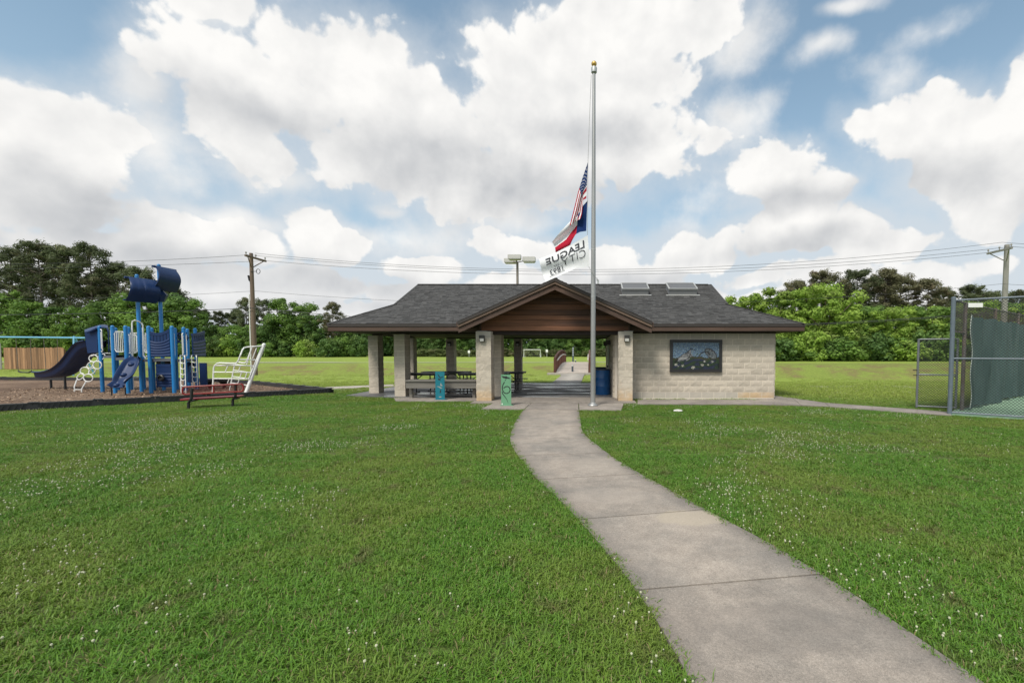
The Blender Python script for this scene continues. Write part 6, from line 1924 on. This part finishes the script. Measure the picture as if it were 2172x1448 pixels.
for i, x in enumerate(range(1580, 2260, 34)): PLAN.append(('shrub', x + (i * 23) % 15, 694 + (i * 41) % 32, 54.6 + (i * 17) % 2, (M_LEAFMID, M_LEAFBRIGHT, M_LEAF)[(i * 7) % 3]))
for i, x in enumerate(range(860, 1300, 34)): PLAN.append(('weed', x + (i * 23) % 15, 737 + (i * 7) % 6, 98 + (i * 17) % 2, M_WEED))
def where(px):
    for lim, s in ((20, 'at the left edge of the picture'), (70, 'behind the left half of the tan wooden fence'), (140, 'behind the right half of the tan wooden fence'), (185, 'behind the end of the swing frame'), (235, 'behind the navy slide hood'), (270, 'just left of the left sail'),
                   (335, 'behind the left sail'), (385, 'behind the right sail'), (425, 'right of the right sail'), (470, 'beyond the end of the playground'), (535, 'left of the brown utility pole'), (580, 'just right of the brown utility pole'), (650, 'between the brown pole and the shelter'), (700, 'left of the shelter roof'),
                   (775, 'beside the left tip of the shelter roof'), (845, 'seen between the two left columns'), (945, 'seen above the timber rail'), (1010, 'seen left of the left porch pier'), (1090, 'seen right of the left porch pier'), (1175, 'seen above the soccer goal'), (1260, 'seen above the footbridge'), (1340, 'seen beside the passage wall'),
                   (1600, 'behind the right slope of the shelter roof'), (1660, 'at the right end of the shelter'), (1710, 'just right of the shelter roof tip'), (1790, 'between the shelter and the fence gate, left part'), (1870, 'between the shelter and the fence gate, middle'), (1935, 'just left of the fence gate'), (2020, 'behind the fence gate'), (2090, 'behind the green windscreen'), (2140, 'behind the grey utility pole')):
        if px < lim: return s
    return 'at the right edge of the picture'
ORD = ['', 'first', 'second', 'third', 'fourth', 'fifth', 'sixth', 'seventh', 'eighth', 'ninth', 'tenth', 'eleventh', 'twelfth', 'thirteenth', 'fourteenth', 'fifteenth', 'sixteenth', 'seventeenth', 'eighteenth', 'nineteenth', 'twentieth']
cnt = {}
names = dict(pine='pine_tree', broad='broadleaf_tree', shrub='shrub', weed='tall_weeds')
adj = {M_PINE.name: 'tall dark', M_PINEPALE.name: 'brownish', M_LEAF.name: 'dark green', M_LEAFMID.name: 'mid green', M_LEAFBRIGHT.name: 'bright yellow green', M_WEED.name: 'pale green'}
seen_l = {}
for kind, px, py, d, lm in sorted(PLAN, key=lambda e: e[1]):
    mk = 'shrub' if kind == 'weed' else kind
    i = cnt.get(kind, 0); cnt[kind] = i + 1
    tk, cr, H = tree_data(mk, (i * 5 + i // 3) % len({'pine': PINES, 'broad': BROAD, 'shrub': SHRUB}[mk]), lm, M_BARKGREY if kind == 'pine' else M_BARK)
    b = P(px, 760, d); z0 = terr(b.x, d)
    h = P(px, py, d).z - z0
    w_ = where(px)
    word = dict(pine='pine', broad='leafy tree', shrub='bush', weed='clump of weeds')[kind]
    key = (adj[lm.name], word, w_)
    m_ = seen_l[key] = seen_l.get(key, 0) + 1
    pre = '' if m_ == 1 else ORD[m_] + ' '
    label = f'{pre}{adj[lm.name]} {word} {w_}'
    t = thing(names[kind], label, dict(pine='pine tree', broad='tree', shrub='bush', weed='weeds')[kind], (b.x, d, z0 - .05), (i * 1.7) % 6.28,
              dict(pine='pines of the surrounding woods', broad='leafy trees of the surrounding woods', shrub='bushes along the wood edge', weed='weeds along the far wood edge')[kind])
    s = h / H
    wide_ = dict(pine=1.0, broad=1.12, shrub=1.0, weed=1.0)[kind]
    if kind == 'shrub': wide_ = 1.35 * 3 / max(h, 2)
    if kind == 'weed': wide_ = 2.2
    if kind == 'broad' and h < 8: wide_ = 1.3
    if kind == 'pine' and d < 90: wide_ = 1.25
    wv_ = .88 + .26 * ((i * 37) % 11) / 10
    t.scale = (s * wide_ * wv_, s * wide_ / wv_ ** .3, s)
    put('trunk', tk, t); put('crown', cr, t)
# the depth of the wood behind the first trees, too far in to tell trunks apart
rr = random.Random(5)
mb = MB()
for (xa, xb, ya_, yb_, n, hh) in ((-190, -40, 106, 122, 300, 7.0), (-50, 20, 104, 112, 420, 5.5), (16, 110, 66, 76, 190, 5.5)):
    for k in range(n):
        x, y = rr.uniform(xa, xb), rr.uniform(ya_, yb_)
        z = rr.uniform(.5, hh)
        clump(mb, V((x, y, .4 + z)), rr.uniform(1.2, 2.2), 60, rr, .42, .26, .8, rr.uniform(.1, .5))
o = mb.build('undergrowth', M_LEAF, tint=True); o['kind'] = 'stuff'

# ------------------------------------------------------------------ grass
src = bpy.data.collections.new('grass_tufts')
def tuft(seed, n, rad, hmin, hmax, wd):
    rr = random.Random(seed); mb = MB()
    for _ in range(n):
        a_, r_ = rr.uniform(0, 2 * PI), rad * math.sqrt(rr.random())
        p = V((r_ * math.cos(a_), r_ * math.sin(a_), -.004)); h_ = rr.uniform(hmin, hmax); an = rr.uniform(0, 2 * PI)
        lean = h_ * rr.uniform(.35, 1.5); dv = V((math.cos(an), math.sin(an), 0)); sv = V((-dv.y, dv.x, 0)) * wd * rr.uniform(.6, 1.25)
        mb.ti = rr.random()
        m_ = p + dv * lean * .38 + V((0, 0, h_ * .68)); e_ = p + dv * lean + V((0, 0, h_ * rr.uniform(.72, 1.0)))
        n0 = len(mb.v); mb.v += [p - sv, p + sv, m_ + sv * .9, m_ - sv * .9, e_]
        mb.face((n0, n0 + 1, n0 + 2, n0 + 3)); mb.face((n0 + 3, n0 + 2, n0 + 4))
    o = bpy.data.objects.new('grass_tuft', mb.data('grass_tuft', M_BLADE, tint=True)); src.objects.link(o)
for i in range(5): tuft(400 + i, 52, .11, .018, .046, .0028)
src2 = bpy.data.collections.new('grass_patches')
_s = src; src = src2
for i in range(4): tuft(420 + i, 60, .22, .016, .038, .0055)
src = _s
src3 = bpy.data.collections.new('clover_heads')
for i in range(2):
    mb = MB(); rr = random.Random(440 + i); c = V((0, 0, .050)); mb.lathe(c, [(.003, -.006), (.006, -.003), (.0068, .001), (.005, .005), (.001, .006)], 7)
    for v in mb.v: v += rvec(rr) * .001
    mb.tube([V((.008, 0, -.01)), V((0, 0, .046))], .0012, 3, cap=False)
    src3.objects.link(bpy.data.objects.new('clover_head', mb.data('clover_head', M_CLOVER)))
BBX = [(min(p[0] for p in q), max(p[0] for p in q), min(p[1] for p in q), max(p[1] for p in q), q) for q in EXCL]
def blocked(x, y, m=0):
    for a_, b_, c_, d_, q in BBX:
        if a_ <= x <= b_ and c_ <= y <= d_ and inpoly(x, y, q): return True
    return False
def scatter(n, y0, y1, gate=None, rs=1):
    rr = random.Random(rs); out = []
    # depth drawn so that the density per square metre is even
    while len(out) < n:
        y = math.sqrt(rr.random() * (y1 * y1 - y0 * y0) + y0 * y0)
        x = rr.uniform(-1320 / F * y - 2.6, 960 / F * y + 2.6)
        if gate is not None and rr.random() > gate(x, y): continue
        if blocked(x, y): continue
        out.append((x, y, terr(x, y) if y > 24 else 0.0))
    return out
def instancer(name, pts, coll, smin, smax, tilt=.15):
    me = bpy.data.meshes.new(name); me.from_pydata(pts, [], []); me.update()
    o = bpy.data.objects.new(name, me); COL.objects.link(o); o['kind'] = 'stuff'
    ng = bpy.data.node_groups.new(name, 'GeometryNodeTree')
    ng.interface.new_socket('Geometry', in_out='INPUT', socket_type='NodeSocketGeometry'); ng.interface.new_socket('Geometry', in_out='OUTPUT', socket_type='NodeSocketGeometry')
    gi, go = ng.nodes.new('NodeGroupInput'), ng.nodes.new('NodeGroupOutput')
    ci = ng.nodes.new('GeometryNodeCollectionInfo'); ci.inputs['Collection'].default_value = coll; ci.inputs['Separate Children'].default_value = True; ci.inputs['Reset Children'].default_value = True
    mp = ng.nodes.new('GeometryNodeMeshToPoints')
    ip = ng.nodes.new('GeometryNodeInstanceOnPoints'); ip.inputs['Pick Instance'].default_value = True
    r1 = ng.nodes.new('FunctionNodeRandomValue'); r1.data_type = 'FLOAT_VECTOR'; r1.inputs[0].default_value = (-tilt, -tilt, 0); r1.inputs[1].default_value = (tilt, tilt, 6.283)
    r2 = ng.nodes.new('FunctionNodeRandomValue'); r2.data_type = 'FLOAT'; r2.inputs[2].default_value = smin; r2.inputs[3].default_value = smax; r2.inputs['Seed'].default_value = 3
    ng.links.new(gi.outputs[0], mp.inputs[0]); ng.links.new(mp.outputs[0], ip.inputs['Points']); ng.links.new(ci.outputs[0], ip.inputs['Instance'])
    ng.links.new(r1.outputs[0], ip.inputs['Rotation']); ng.links.new(r2.outputs[1], ip.inputs['Scale']); ng.links.new(ip.outputs[0], go.inputs[0])
    m_ = o.modifiers.new('scatter', 'NODES'); m_.node_group = ng
    return o
DENS = 1.0
instancer('grass', scatter(int(21000 * DENS), 1.6, 7.0, rs=1), src, .75, 1.25)
instancer('grass', scatter(int(24000 * DENS), 6.8, 15.5, rs=2), src, .7, 1.1)
instancer('grass', scatter(int(15500 * DENS), 15.0, 33.0, lambda x, y: 1 - .97 * sstep(15, 26, y), rs=3), src2, .8, 1.25)
# tufts that lean over the edges of the path
rr = random.Random(9); eg = []
for line, sg in ((allL, -1), (allR, 1)):
    for a_, b_ in zip(line, line[1:]):
        n = int((b_ - a_).length * 20)
        for k in range(n):
            q = a_.lerp(b_, rr.random()); dd = rr.gauss(.045, .022); tv = (b_ - a_).normalized(); nv = V((-tv.y, tv.x, 0))
            if nv.x * sg < 0: nv = -nv
            eg.append((q.x + nv.x * dd, q.y + nv.y * dd, 0.004))
instancer('grass', eg, src, .55, .95, .3)
def clover(x, y):
    n = .85 * mnoise.noise((x * .32, y * .24, 4.2)) + .55 * mnoise.noise((x * 1.3, y * 1.1, 8.8))
    return sstep(.08, .5, n) * (1.0 if x < 3 or y > 5 else .3) + .03
instancer('clover_flowers', scatter(7500, 1.9, 21, clover, rs=4), src3, .55, 1.15, .3)
